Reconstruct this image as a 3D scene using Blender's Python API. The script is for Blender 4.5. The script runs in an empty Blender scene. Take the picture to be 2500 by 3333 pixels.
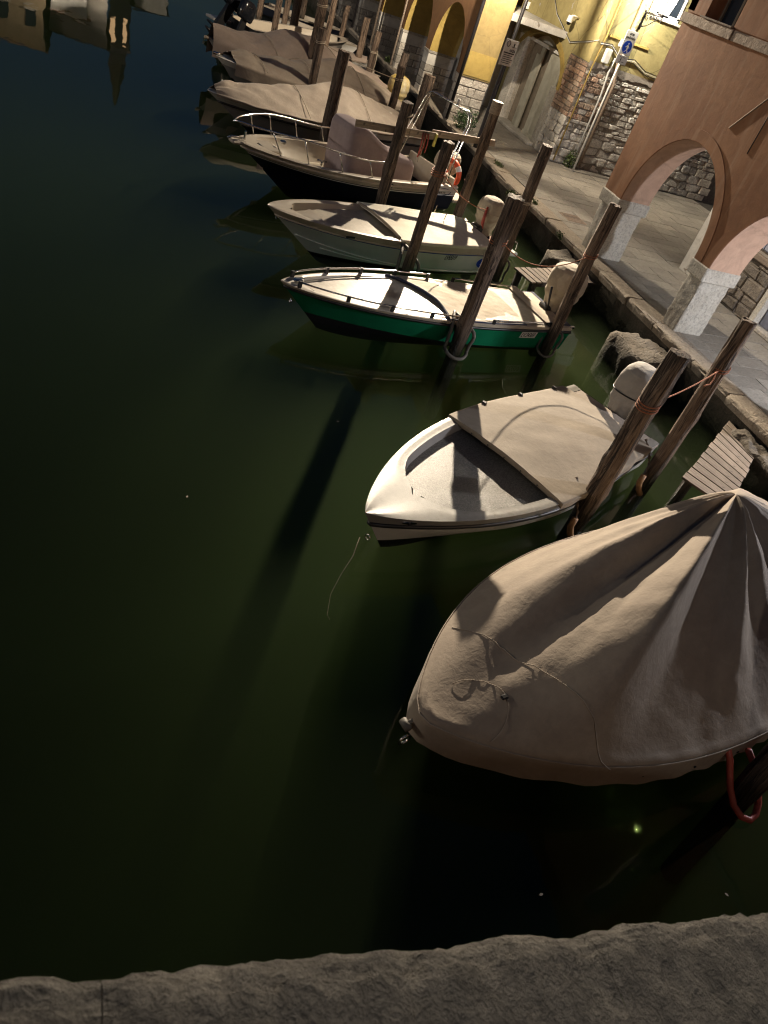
import bpy, bmesh, math, random
from math import sin, cos, pi, radians, sqrt, atan2, hypot
from mathutils import Vector, Matrix, noise as mnoise

random.seed(7)
scene = bpy.context.scene
COL = scene.collection

# ------------------------------------------------------------------ camera
cam_data = bpy.data.cameras.new("camera")
cam = bpy.data.objects.new("camera", cam_data)
COL.objects.link(cam)
scene.camera = cam
RX = (0.92231332, -0.25757779, 0.28808302)      # camera right in world
RD = (0.04292412, -0.67257689, -0.73878133)     # camera down in world
RF = (0.38405164, 0.69375357, -0.60927032)      # camera forward in world
CH = 5.1
m = Matrix(((RX[0], -RD[0], -RF[0], 0.0), (RX[1], -RD[1], -RF[1], 0.0), (RX[2], -RD[2], -RF[2], CH), (0, 0, 0, 1)))
cam.matrix_world = m
cam_data.sensor_fit = 'VERTICAL'
cam_data.sensor_height = 36.0
cam_data.lens = 2411 / 3333 * 36.0
cam_data.clip_start = 0.05
cam_data.clip_end = 600
cam_data.dof.use_dof = True
cam_data.dof.focus_distance = 11.0
cam_data.dof.aperture_fstop = 8.0

# ------------------------------------------------------------------ night sky
world = bpy.data.worlds.new("World")
scene.world = world
world.use_nodes = True
wn = world.node_tree
bg = wn.nodes["Background"]
sky = wn.nodes.new("ShaderNodeTexSky")
sky.sky_type = 'NISHITA'
sky.sun_disc = False
sky.sun_elevation = radians(1.5)
sky.sun_rotation = radians(200)
sky.ozone_density = 3.0
hsv = wn.nodes.new("ShaderNodeMixRGB"); hsv.blend_type = 'MULTIPLY'; hsv.inputs[0].default_value = 1.0
hsv.inputs[2].default_value = (0.60, 0.60, 0.68, 1)
wn.links.new(sky.outputs[0], hsv.inputs[1])
wn.links.new(hsv.outputs[0], bg.inputs[0])
bg.inputs[1].default_value = 0.092

# ------------------------------------------------------------------ lamps, real and added (the only strong light at night)
def point_lamp(name, loc, power, color, radius=0.06, throw=None, along=None):
    d = bpy.data.lights.new(name, 'POINT')
    d.energy = power; d.color = color; d.shadow_soft_size = radius
    if throw:            # street luminaire: throws most light sideways, little straight down, none upwards
        d.use_nodes = True; t = d.node_tree
        tc = t.nodes.new("ShaderNodeTexCoord"); sp = t.nodes.new("ShaderNodeSeparateXYZ"); rp = t.nodes.new("ShaderNodeValToRGB")
        mp = t.nodes.new("ShaderNodeMapRange"); mp.inputs[1].default_value = -1; mp.inputs[2].default_value = 1
        t.links.new(tc.outputs["Normal"], sp.inputs[0]); t.links.new(sp.outputs[2], mp.inputs[0]); t.links.new(mp.outputs[0], rp.inputs[0])
        r = rp.color_ramp
        while len(r.elements) < len(throw): r.elements.new(.5)
        for e_, (p_, c_) in zip(r.elements, throw): e_.position = p_; e_.color = (c_, c_, c_, 1)
        out = rp.outputs[0]
        if along:        # beam shaped by hand: more along the quay than across, darkens open water
            cb = t.nodes.new("ShaderNodeCombineXYZ"); nm = t.nodes.new("ShaderNodeVectorMath"); nm.operation = 'NORMALIZE'
            t.links.new(sp.outputs[0], cb.inputs[0]); t.links.new(sp.outputs[1], cb.inputs[1]); t.links.new(cb.outputs[0], nm.inputs[0])
            s2 = t.nodes.new("ShaderNodeSeparateXYZ"); t.links.new(nm.outputs[0], s2.inputs[0])
            ab = t.nodes.new("ShaderNodeMath"); ab.operation = 'ABSOLUTE'; t.links.new(s2.outputs[0], ab.inputs[0])
            r2 = t.nodes.new("ShaderNodeValToRGB"); t.links.new(ab.outputs[0], r2.inputs[0]); r = r2.color_ramp
            while len(r.elements) < len(along): r.elements.new(.5)
            for e_, (p_, c_) in zip(r.elements, along): e_.position = p_; e_.color = (c_, c_, c_, 1)
            mu = t.nodes.new("ShaderNodeMath"); mu.operation = 'MULTIPLY'; t.links.new(out, mu.inputs[0]); t.links.new(r2.outputs[0], mu.inputs[1]); out = mu.outputs[0]
            fb = t.nodes.new("ShaderNodeMapRange"); fb.inputs[1].default_value = -.3; fb.inputs[2].default_value = .4; fb.inputs[3].default_value = 1.0; fb.inputs[4].default_value = .27   # added dimming up the quay, keeps the end walls from burning out
            t.links.new(s2.outputs[1], fb.inputs[0]); m2 = t.nodes.new("ShaderNodeMath"); m2.operation = 'MULTIPLY'; t.links.new(out, m2.inputs[0]); t.links.new(fb.outputs[0], m2.inputs[1]); out = m2.outputs[0]
            hs = t.nodes.new("ShaderNodeMapRange"); hs.inputs[1].default_value = .01; hs.inputs[2].default_value = .06; hs.inputs[3].default_value = 1.0; hs.inputs[4].default_value = .24   # added dimming on the land side, keeps lamp light off the facade
            t.links.new(s2.outputs[0], hs.inputs[0])
            fr_ = t.nodes.new("ShaderNodeMapRange"); fr_.inputs[1].default_value = -.9; fr_.inputs[2].default_value = -.3; t.links.new(s2.outputs[1], fr_.inputs[0])
            mxh = t.nodes.new("ShaderNodeMix"); t.links.new(fr_.outputs[0], mxh.inputs[0]); t.links.new(hs.outputs[0], mxh.inputs[2]); mxh.inputs[3].default_value = 1.0
            m3 = t.nodes.new("ShaderNodeMath"); m3.operation = 'MULTIPLY'; t.links.new(out, m3.inputs[0]); t.links.new(mxh.outputs[0], m3.inputs[1]); out = m3.outputs[0]
        em = t.nodes["Emission"]; t.links.new(out, em.inputs[1])
    o = bpy.data.objects.new(name, d); COL.objects.link(o); o.location = loc
    return o
THROW = [(0.0, .10), (.10, .22), (.22, .34), (.34, .95), (.42, 1.0), (.49, .75), (.55, .15), (.66, .04)]
ALONG = [(.0, 1.0), (.435, 1.0), (.50, .52), (.58, .25), (.74, .22), (.90, .36), (1.0, .40)]
LAMP_QUAY = (9.48, 20.55, 5.75)
LAMP_NEAR = (11.9, 5.3, 3.42)
LAMP_WALL = (13.95, 20.78, 5.28)
point_lamp("quay_lamp_light", LAMP_QUAY, 29000, (1.0, 0.84, 0.64), 0.055, THROW, ALONG)
point_lamp("near_lamp_light", LAMP_NEAR, 1000, (0.92, 0.93, 1.0), 0.08)
for yy, pw in ((15.0, 3000), (29.0, 6500)):        # unseen lamps added on the opposite bank to fill facade and hulls
    point_lamp("left_bank_fill_light", (-29.2, yy, 5.6), pw, (1.0, 0.87, 0.72), 0.15)
FILL_BRIDGE = (3.3, -2.3, 6.4)
point_lamp("bridge_fill_light", FILL_BRIDGE, 110, (0.98, 0.93, 0.88), 0.09)  # weak fill lamp added on the bridge behind the camera
point_lamp("wall_lamp_light", LAMP_WALL, 400, (1.0, 0.94, 0.78), 0.06)

scene.view_settings.view_transform = 'Standard'
scene.view_settings.look = 'None'
scene.view_settings.exposure = 0.12
scene.view_settings.gamma = 1.0
scene.cycles.use_denoising = True
scene.cycles.filter_width = 1.15
scene.cycles.max_bounces = 8
scene.cycles.transparent_max_bounces = 24
scene.cycles.volume_bounces = 1
scene.cycles.sample_clamp_indirect = 4.0
scene.cycles.caustics_reflective = False
scene.cycles.caustics_refractive = False

# ------------------------------------------------------------------ helpers
def N(x, y=0.0, z=0.0):
    return mnoise.noise(Vector((x, y, z)))

class MB:
    """collects geometry, then builds ONE mesh object"""
    def __init__(self):
        self.v = []; self.f = []; self.m = []; self.mi = 0
    def add(self, vs, fs):
        o = len(self.v)
        self.v += [tuple(p) for p in vs]
        self.f += [tuple(i + o for i in f) for f in fs]
        self.m += [self.mi] * len(fs)
        return self
    def box(self, x0, x1, y0, y1, z0, z1):
        vs = [(x0, y0, z0), (x1, y0, z0), (x1, y1, z0), (x0, y1, z0), (x0, y0, z1), (x1, y0, z1), (x1, y1, z1), (x0, y1, z1)]
        return self.add(vs, [(0, 3, 2, 1), (4, 5, 6, 7), (0, 1, 5, 4), (1, 2, 6, 5), (2, 3, 7, 6), (3, 0, 4, 7)])
    def cbox(self, x0, x1, y0, y1, z0, z1, c=0.01, jit=0.0, rng=random):
        """chamfered box"""
        b = []
        cx, cy, cz = (x0 + x1) / 2, (y0 + y1) / 2, (z0 + z1) / 2
        hx, hy, hz = (x1 - x0) / 2, (y1 - y0) / 2, (z1 - z0) / 2
        vs = []; idx = {}
        for sx in (-1, 1):
            for sy in (-1, 1):
                for sz in (-1, 1):
                    j = [rng.uniform(-jit, jit) for _ in range(3)]
                    for a in range(3):
                        d = [c, c, c]; d[a] = 0
                        p = (cx + sx * (hx - d[0]) + j[0], cy + sy * (hy - d[1]) + j[1], cz + sz * (hz - d[2]) + j[2])
                        idx[(sx, sy, sz, a)] = len(vs); vs.append(p)
        fs = []
        S = (-1, 1)
        for a in range(3):
            for s in S:
                o1, o2 = [q for q in range(3) if q != a]
                ring = []
                for (p, q) in ((-1, -1), (1, -1), (1, 1), (-1, 1)):
                    k = [0, 0, 0]; k[a] = s; k[o1] = p; k[o2] = q
                    ring.append(idx[(k[0], k[1], k[2], a)])
                fs.append(tuple(ring))
        for a in range(3):
            o1, o2 = [q for q in range(3) if q != a]
            for p in S:
                for q in S:
                    k0 = [0, 0, 0]; k1 = [0, 0, 0]
                    k0[a] = -1; k1[a] = 1
                    for k in (k0, k1): k[o1] = p; k[o2] = q
                    fs.append((idx[tuple(k0) + (o1,)], idx[tuple(k1) + (o1,)], idx[tuple(k1) + (o2,)], idx[tuple(k0) + (o2,)]))
        for sx in S:
            for sy in S:
                for sz in S:
                    fs.append(tuple(idx[(sx, sy, sz, a)] for a in range(3)))
        return self.add(vs, fs)
    def grid(self, fn, nu, nv, closed_u=False, closed_v=False):
        vs = [fn(i / nu if closed_u else i / (nu - 1), j / nv if closed_v else j / (nv - 1)) for i in range(nu) for j in range(nv)]
        fs = []
        for i in range(nu if closed_u else nu - 1):
            for j in range(nv if closed_v else nv - 1):
                a = i * nv + j; b = ((i + 1) % nu) * nv + j
                c = ((i + 1) % nu) * nv + (j + 1) % nv; d = i * nv + (j + 1) % nv
                fs.append((a, b, c, d))
        return self.add(vs, fs)
    def loft(self, rings, closed=True, cap0=True, cap1=True):
        n = len(rings[0]); vs = [p for r in rings for p in r]; fs = []
        for i in range(len(rings) - 1):
            for j in range(n if closed else n - 1):
                a = i * n + j; b = i * n + (j + 1) % n
                fs.append((a, b, b + n, a + n))
        if cap0: fs.append(tuple(reversed(range(n))))
        if cap1: fs.append(tuple(range((len(rings) - 1) * n, len(rings) * n)))
        return self.add(vs, fs)
    def tube(self, pts, r, seg=8, cap=True, closed=False):
        P = [Vector(p) for p in pts]; n = len(P)
        rr = r if isinstance(r, (list, tuple)) else [r] * n
        rings = []; up = None
        for i in range(n):
            if closed: t = (P[(i + 1) % n] - P[i - 1])
            else: t = (P[min(i + 1, n - 1)] - P[max(i - 1, 0)])
            if t.length < 1e-9: t = Vector((0, 0, 1))
            t.normalize()
            if up is None:
                up = Vector((0, 0, 1)) if abs(t.z) < .9 else Vector((1, 0, 0))
            a = t.cross(up)
            if a.length < 1e-6: a = t.cross(Vector((1, 0, 0)))
            a.normalize(); b = a.cross(t).normalized(); up = b
            rings.append([tuple(P[i] + (a * cos(2 * pi * k / seg) + b * sin(2 * pi * k / seg)) * rr[i]) for k in range(seg)])
        if closed:
            rings.append(rings[0])
            return self.loft(rings, True, False, False)
        return self.loft(rings, True, cap, cap)
    def sphere(self, c, rx, ry, rz, nu=12, nv=8):
        return self.grid(lambda u, v: (c[0] + rx * cos(2 * pi * u) * sin(pi * v), c[1] + ry * sin(2 * pi * u) * sin(pi * v), c[2] + rz * cos(pi * v)), nu, nv, closed_u=True)
    def torus(self, fn, r, n=28, seg=8):
        return self.tube([fn(2 * pi * i / n) for i in range(n)], r, seg, closed=True)
    def mesh(self, name, mats, smooth=False):
        me = bpy.data.meshes.new(name)
        me.from_pydata(self.v, [], self.f)
        if not isinstance(mats, (list, tuple)): mats = [mats]
        for mm in mats: me.materials.append(mm)
        for p, k in zip(me.polygons, self.m):
            p.material_index = k
            p.use_smooth = bool(smooth)
        me.update()
        bm = bmesh.new(); bm.from_mesh(me)
        bmesh.ops.recalc_face_normals(bm, faces=bm.faces)
        bm.to_mesh(me); bm.free()
        if smooth and smooth is not True:
            me.set_sharp_from_angle(angle=radians(smooth))
        return me
    def build(self, name, mats, parent=None, smooth=False):
        o = bpy.data.objects.new(name, self.mesh(name, mats, smooth))
        COL.objects.link(o)
        if parent is not None: o.parent = parent
        return o

def tag(o, label, cat, group=None):
    o["label"] = label; o["category"] = cat
    if group: o["group"] = group
    return o
def structure(o):
    o["kind"] = "structure"; return o
def empty(name, loc=(0, 0, 0), rz=0.0):
    o = bpy.data.objects.new(name, None); COL.objects.link(o)
    o.location = loc; o.rotation_euler = (0, 0, rz); o.empty_display_size = 0.2
    return o
def inst(name, me, parent, loc, rot=(0, 0, 0), scale=(1, 1, 1)):
    o = bpy.data.objects.new(name, me); COL.objects.link(o)
    o.parent = parent; o.location = loc; o.rotation_euler = rot; o.scale = scale
    return o
def lerp(a, b, t): return a + (b - a) * t
def sstep(a, b, x):
    t = min(1, max(0, (x - a) / (b - a))); return t * t * (3 - 2 * t)
def catenary(a, b, sag, n=14):
    return [(lerp(a[0], b[0], t), lerp(a[1], b[1], t), lerp(a[2], b[2], t) - sag * 4 * t * (1 - t)) for t in [i / (n - 1) for i in range(n)]]

# ------------------------------------------------------------------ materials
class NT:
    def __init__(self, name):
        self.mat = bpy.data.materials.new(name); self.mat.use_nodes = True
        self.t = self.mat.node_tree; self.n = self.t.nodes; self.l = self.t.links
        self.p = self.n["Principled BSDF"]
    def node(self, typ, **kw):
        nd = self.n.new(typ)
        for k, v in kw.items(): setattr(nd, k, v)
        return nd
    def link(self, a, b): self.l.new(a, b)
    def coords(self, scale=(1, 1, 1), kind='Object'):
        tc = self.node("ShaderNodeTexCoord"); mp = self.node("ShaderNodeMapping")
        mp.inputs["Scale"].default_value = scale
        self.link(tc.outputs[kind], mp.inputs["Vector"]); return mp.outputs[0]
    def noise(self, vec, scale, detail=6, rough=.55, dist=0.0):
        nd = self.node("ShaderNodeTexNoise"); nd.inputs["Scale"].default_value = scale
        nd.inputs["Detail"].default_value = detail; nd.inputs["Roughness"].default_value = rough
        nd.inputs["Distortion"].default_value = dist
        self.link(vec, nd.inputs["Vector"]); return nd.outputs["Fac"]
    def voro(self, vec, scale, feature='DISTANCE_TO_EDGE'):
        nd = self.node("ShaderNodeTexVoronoi", feature=feature); nd.inputs["Scale"].default_value = scale
        self.link(vec, nd.inputs["Vector"]); return nd.outputs[0]
    def ramp(self, fac, stops):
        nd = self.node("ShaderNodeValToRGB"); r = nd.color_ramp
        while len(r.elements) < len(stops): r.elements.new(.5)
        for e, (p, c) in zip(r.elements, stops):
            e.position = p; e.color = (c[0], c[1], c[2], 1) if hasattr(c, '__len__') else (c, c, c, 1)
        self.link(fac, nd.inputs[0]); return nd.outputs[0]
    def mix(self, fac, a, b, blend='MIX'):
        nd = self.node("ShaderNodeMixRGB", blend_type=blend)
        for k, q in enumerate((fac, a, b)):
            s = nd.inputs[k]
            if hasattr(q, 'links'): self.link(q, s)
            elif hasattr(q, '__len__'): s.default_value = (q[0], q[1], q[2], 1)
            else: s.default_value = q if k == 0 else (q, q, q, 1)
        return nd.outputs[0]
    def math(self, op, a, b=0.0):
        nd = self.node("ShaderNodeMath", operation=op)
        for s, q in ((nd.inputs[0], a), (nd.inputs[1], b)):
            if hasattr(q, 'links'): self.link(q, s)
            else: s.default_value = q
        return nd.outputs[0]
    def posz(self):
        g = self.node("ShaderNodeNewGeometry"); s = self.node("ShaderNodeSeparateXYZ")
        self.link(g.outputs["Position"], s.inputs[0]); return s.outputs[2]
    def rnd(self):
        return self.node("ShaderNodeObjectInfo").outputs["Random"]
    def bump(self, h, strength=.4, dist=.02, prev=None):
        nd = self.node("ShaderNodeBump"); nd.inputs["Strength"].default_value = strength; nd.inputs["Distance"].default_value = dist
        self.link(h, nd.inputs["Height"])
        if prev is not None: self.link(prev, nd.inputs["Normal"])
        return nd.outputs[0]
    def out(self, col=None, rough=None, normal=None, metallic=None):
        p = self.p
        for key, q in (("Base Color", col), ("Roughness", rough), ("Normal", normal), ("Metallic", metallic)):
            if q is None: continue
            if hasattr(q, 'links'): self.link(q, p.inputs[key])
            elif hasattr(q, '__len__'): p.inputs[key].default_value = (q[0], q[1], q[2], 1)
            else: p.inputs[key].default_value = q
        return self.mat

def simple(name, c, rough=.5, var=.25, scale=6, bump=.15, bscale=40, metallic=0, dirt=None, bdist=.01):
    t = NT(name); v = t.coords()
    a = t.noise(v, scale)
    col = t.mix(t.ramp(a, [(.3, 0), (.7, 1)]), [x * (1 - var) for x in c], [min(1, x * (1 + var)) for x in c])
    if dirt:
        col = t.mix(t.ramp(t.noise(v, scale * .37, 8, .7), [(.52, 0), (.68, 1)]), col, dirt)
    b = t.bump(t.noise(v, bscale), bump, bdist)
    return t.out(col, rough, b, metallic)

def wood_post_mat():
    t = NT("weathered_post_wood"); v = t.coords((1, 1, .05)); v2 = t.coords()
    g = t.noise(v, 62, 9, .72, .8); c = t.noise(v, 17, 5, .55, 1.4); big = t.noise(v2, 2.6, 6, .6, .5); fine = t.noise(v, 150, 4, .7)
    col = t.ramp(g, [(.30, (.045, .032, .024)), (.45, (.155, .115, .085)), (.57, (.27, .21, .16)), (.74, (.43, .36, .29))])
    col = t.mix(t.ramp(big, [(.40, 0), (.64, .8)]), col, t.mix(.6, col, (.10, .062, .04)))
    col = t.mix(t.ramp(fine, [(.35, .5), (.55, 0)]), col, (.05, .036, .027))
    crack = t.ramp(c, [(.385, 0), (.43, 1), (.475, 0)])
    col = t.mix(t.math('MULTIPLY', crack, .9), col, (.010, .007, .006))
    z = t.posz()
    wet = t.ramp(t.math('ADD', z, t.math('MULTIPLY', big, .45)), [(.34, 1), (.80, 0)])
    col = t.mix(wet, col, t.mix(t.noise(v2, 14), (.012, .011, .008), (.038, .040, .020)))
    b = t.bump(g, .9, .025); b = t.bump(t.math('SUBTRACT', 1.0, crack), 1.0, .03, b)
    rnd = t.rnd()
    col = t.mix(1.0, col, t.ramp(rnd, [(0, (.62, .60, .60)), (1, (1.12, 1.04, .96))]), 'MULTIPLY')
    return t.out(col, t.ramp(wet, [(0, .85), (1, .35)]), b)

def plank_mat(name, dark, light):
    t = NT(name); v = t.coords((1, 12, 12)); v2 = t.coords()
    g = t.noise(v, 3.5, 8, .65, .5)
    col = t.ramp(g, [(.3, dark), (.7, light)])
    col = t.mix(1.0, col, t.ramp(t.rnd(), [(0, .7), (1, 1.2)]), 'MULTIPLY')
    col = t.mix(t.ramp(t.noise(v2, 9), [(.62, 0), (.72, .8)]), col, [x * .3 for x in dark])
    return t.out(col, .8, t.bump(g, .6, .012))

def canvas_mat(name, c, dirt, wr=.5, rough=.85):
    t = NT(name); v = t.coords()
    a = t.noise(v, 2.0, 8, .65, .4); f = t.noise(v, 55, 4); w = t.noise(v, 13, 6, .62, .35)
    col = t.mix(t.ramp(a, [(.36, 0), (.68, 1)]), c, dirt)
    col = t.mix(t.ramp(w, [(.35, .35), (.6, 0)]), col, [x * .7 for x in c])
    b = t.bump(w, wr * .6, .025); b = t.bump(f, .12, .004, b)
    t.p.inputs["Sheen Weight"].default_value = .08
    return t.out(col, rough, b)

def plaster_mat(name, c, c2, patch=None, crack=.5, stain=None, rb=.35):
    t = NT(name); v = t.coords()
    a = t.noise(v, .9, 9, .62, .6); f = t.noise(v, 24, 6); m2 = t.noise(v, 4.2, 8, .7, .5)
    col = t.mix(t.ramp(a, [(.35, 0), (.65, 1)]), c, c2)
    col = t.mix(t.ramp(m2, [(.40, .38), (.58, 0)]), col, [x * .55 for x in c])
    if patch:
        col = t.mix(t.ramp(t.noise(v, 1.5, 10, .7, .8), [(.615, 0), (.64, 1)]), col, patch)
    if stain:
        vs = t.coords((3, 3, .25))
        col = t.mix(t.ramp(t.noise(vs, 2.4, 6, .6, .4), [(.5, 0), (.72, .6)]), col, stain)
    cr = t.ramp(t.voro(t.mix(.12, v, t.node("ShaderNodeTexNoise").outputs[1]), .8), [(0, 1), (.012, 0)])
    col = t.mix(t.math('MULTIPLY', cr, crack), col, (.03, .02, .015))
    b = t.bump(m2, rb, .03); b = t.bump(f, rb * .7, .008, b)
    return t.out(col, .88, b)

def stone_mat(name, c, c2, bump=.8, moss=None, rough=.85, scale=1.0, rv=.35, edge=None):
    t = NT(name); v = t.coords(kind='Object'); g = t.node("ShaderNodeNewGeometry")
    v = g.outputs["Position"]
    a = t.noise(v, 2.6 * scale, 9, .65, .5); f = t.noise(v, 26 * scale, 7, .65); p = t.noise(v, 9 * scale, 6, .6, .8)
    col = t.mix(t.ramp(a, [(.34, 0), (.66, 1)]), c, c2)
    col = t.mix(t.ramp(f, [(.36, .6), (.52, 0)]), col, [x * .38 for x in c])
    col = t.mix(1.0, col, t.ramp(t.rnd(), [(0, 1 - rv), (1, 1 + rv)]), 'MULTIPLY')
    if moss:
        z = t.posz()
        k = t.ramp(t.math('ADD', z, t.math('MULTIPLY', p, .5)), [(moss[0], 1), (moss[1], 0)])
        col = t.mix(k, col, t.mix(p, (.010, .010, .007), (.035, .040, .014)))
    b = t.bump(p, bump, .05); b = t.bump(f, bump * .8, .015, b)
    return t.out(col, rough, b)

MAT = {}
MAT['post'] = wood_post_mat()
MAT['plank'] = plank_mat("grey_plank_wood", (.10, .075, .055), (.30, .24, .185))
MAT['beam'] = plank_mat("beam_wood", (.16, .12, .085), (.36, .29, .21))
MAT['canvas'] = canvas_mat("tan_canvas", (.36, .295, .225), (.27, .215, .165), .45)
MAT['canvas_b'] = canvas_mat("brown_canvas", (.41, .345, .275), (.31, .255, .205), .4)
MAT['canvas_r'] = canvas_mat("reddish_canvas", (.45, .355, .285), (.35, .275, .215), .4)
MAT['canvas_l'] = canvas_mat("pale_canvas", (.52, .46, .36), (.42, .34, .23), .4)
MAT['canvas_d'] = canvas_mat("dinghy_canvas", (.285, .235, .172), (.225, .182, .13), .3)
MAT['canvas_p'] = canvas_mat("mauve_canvas", (.37, .295, .295), (.30, .235, .24), .3)
MAT['canvas_w'] = canvas_mat("white_canvas", (.80, .77, .66), (.66, .60, .46), .2)
MAT['engine_cloth'] = canvas_mat("engine_cloth", (.46, .40, .31), (.36, .30, .22), 1.0)
MAT['engine_grey'] = canvas_mat("engine_grey_cloth", (.38, .355, .32), (.29, .27, .24), .9)
MAT['navy_cloth'] = canvas_mat("navy_cloth", (.02, .028, .07), (.03, .035, .06), .3)
MAT['hull_white'] = simple("white_hull", (.72, .70, .65), .28, .06, 3, .02, dirt=(.50, .46, .38))
MAT['hull_mint'] = simple("pale_hull", (.72, .76, .70), .26, .06, 3, .02)
MAT['hull_grey'] = simple("grey_hull", (.33, .32, .31), .32, .07, 3, .02)
MAT['hull_green'] = simple("green_hull", (.010, .19, .088), .22, .12, 4, .02)
MAT['hull_navy'] = simple("navy_hull", (.006, .008, .016), .42, .15, 4, .02)
MAT['cream'] = simple("cream_gelcoat", (.54, .475, .375), .4, .08, 3, .03, dirt=(.42, .35, .26))
MAT['deck'] = simple("speckled_deck", (.20, .188, .162), .45, .5, 44, .4, 120, dirt=(.135, .125, .105))
MAT['deck_cream'] = simple("cream_deck", (.52, .455, .345), .5, .14, 10, .15, 90, dirt=(.39, .32, .22))
MAT['black'] = simple("black_rubber", (.012, .012, .013), .4, .2, 8, .05)
MAT['black_gloss'] = simple("black_cowling", (.010, .011, .014), .16, .2, 5, .02)
MAT['blue_stripe'] = simple("blue_stripe", (.015, .05, .30), .35, .1, 5, .02)
MAT['white_paint'] = simple("white_paint", (.78, .77, .73), .45, .04, 5, .03)
MAT['ink'] = simple("black_ink", (.012, .012, .014), .5, .05, 5, .0)
MAT['ink_navy'] = simple("navy_ink", (.012, .014, .05), .4, .05, 5, .0)
MAT['chrome'] = simple("stainless_steel", (.62, .61, .58), .16, .05, 6, .02, metallic=1)
MAT['iron'] = simple("dark_iron", (.022, .020, .022), .5, .3, 12, .3)
MAT['rust'] = simple("rusty_chain", (.10, .065, .04), .65, .4, 20, .4)
MAT['rope'] = simple("pale_rope", (.42, .35, .26), .85, .2, 60, .5, 160)
MAT['rope_orange'] = simple("orange_rope", (.36, .125, .055), .8, .2, 60, .5, 160)
MAT['hose_grey'] = simple("grey_hose", (.13, .12, .10), .6, .2, 20, .1)
MAT['hose_red'] = simple("red_hose", (.42, .075, .055), .45, .15, 20, .15, 120)
MAT['hose_tan'] = simple("tan_hose", (.36, .20, .09), .6, .2, 20, .1)
MAT['orange_ring'] = simple("orange_ring", (.75, .10, .03), .45, .08, 8, .03)
MAT['yellow_cloth'] = canvas_mat("yellow_cloth", (.55, .38, .06), (.62, .58, .46), .3)
MAT['glass_dark'] = simple("dark_glass", (.03, .04, .055), .08, .1, 3, .0)
MAT['plastic_grey'] = simple("grey_plastic", (.55, .55, .52), .4, .06, 8, .02)
MAT['sign_blue'] = simple("sign_blue", (.01, .06, .50), .35, .03, 5, .0)
MAT['ochre_plaster'] = plaster_mat("ochre_plaster", (.27, .14, .055), (.22, .11, .048), None, .08, (.22, .11, .06))
MAT['yellow_plaster'] = plaster_mat("yellow_plaster", (.38, .325, .145), (.32, .27, .115), (.40, .38, .33), .55)
MAT['yellow_soffit'] = plaster_mat("yellow_soffit", (.42, .305, .085), (.36, .26, .075), None, .2)
MAT['yellow_end'] = plaster_mat("old_yellow_plaster", (.31, .235, .095), (.26, .195, .08), None, .15)
MAT['orange_plaster'] = plaster_mat("orange_plaster", (.34, .172, .088), (.26, .122, .062), None, .06, (.40, .25, .16), .16)
MAT['pink_plaster'] = plaster_mat("pink_plaster", (.56, .38, .28), (.50, .33, .24), None, .15)
MAT['white_plaster'] = plaster_mat("white_plaster", (.62, .61, .57), (.54, .52, .47), (.26, .23, .19), .2)
MAT['grey_plaster'] = plaster_mat("grey_plaster", (.36, .33, .29), (.28, .25, .22), None, .3)
MAT['tan_plaster'] = plaster_mat("tan_plaster", (.55, .43, .27), (.48, .37, .23), None, .2)
MAT['stone_pillar'] = stone_mat("istrian_stone", (.56, .54, .48), (.44, .41, .35), .6)
MAT['stone_course'] = stone_mat("string_course_stone", (.34, .27, .21), (.28, .22, .17), .3)
MAT['stone_rough'] = stone_mat("rough_wall_stone", (.50, .47, .41), (.37, .335, .29), 1.0)
MAT['rubble'] = stone_mat("rubble_stone", (.60, .58, .53), (.47, .45, .41), 1.0, rv=.2)
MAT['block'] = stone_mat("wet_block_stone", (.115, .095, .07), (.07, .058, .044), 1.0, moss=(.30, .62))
MAT['block_dry'] = stone_mat("dado_stone", (.23, .20, .165), (.16, .135, .11), 1.0, rv=.3)
MAT['brick'] = stone_mat("worn_brick", (.36, .21, .14), (.34, .29, .23), 1.0, rv=.45)
MAT['mortar'] = stone_mat("wall_mortar", (.31, .285, .24), (.22, .20, .17), 1.0)
MAT['paving'] = stone_mat("paving_stone", (.33, .305, .262), (.25, .232, .20), .28, rough=.62, rv=.16)
MAT['paving_joint'] = stone_mat("paving_joint", (.085, .078, .068), (.06, .055, .048), .5)
MAT['kerb'] = stone_mat("kerb_stone", (.40, .345, .27), (.30, .25, .195), .8, moss=(.42, .74), rv=.18)
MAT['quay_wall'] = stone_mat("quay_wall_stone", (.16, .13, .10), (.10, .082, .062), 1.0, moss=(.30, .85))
MAT['parapet'] = stone_mat("parapet_stone", (.20, .185, .16), (.09, .083, .072), 1.0, scale=4.6, rv=.05)
MAT['door_blue'] = simple("blue_grey_door", (.27, .29, .36), .6, .12, 5, .1, dirt=(.20, .19, .20))
MAT['door_pale'] = simple("pale_door_paint", (.46, .45, .37), .6, .12, 4, .12, dirt=(.34, .32, .25))
MAT['bare_wood'] = simple("bare_door_wood", (.24, .20, .15), .7, .2, 6, .2)  # brown wood for frames, shutters and the recessed portal back
MAT['foliage'] = simple("ivy_leaf", (.035, .075, .022), .5, .5, 20, .1)
MAT['weed'] = simple("weed_leaf", (.075, .11, .03), .6, .4, 20, .1)
MAT['mud'] = stone_mat("canal_mud", (.05, .048, .03), (.035, .033, .022), .5)
MAT['roof'] = simple("roof_tiles", (.20, .09, .055), .8, .3, 10, .6, 30)
def emit_mat(name, c, s):
    t = NT(name); t.p.inputs["Base Color"].default_value = (c[0], c[1], c[2], 1)
    t.p.inputs["Emission Color"].default_value = (c[0], c[1], c[2], 1); t.p.inputs["Emission Strength"].default_value = s
    return t.mat
MAT['bulb'] = emit_mat("lamp_bulb", (1.0, .95, .85), 40)
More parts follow.
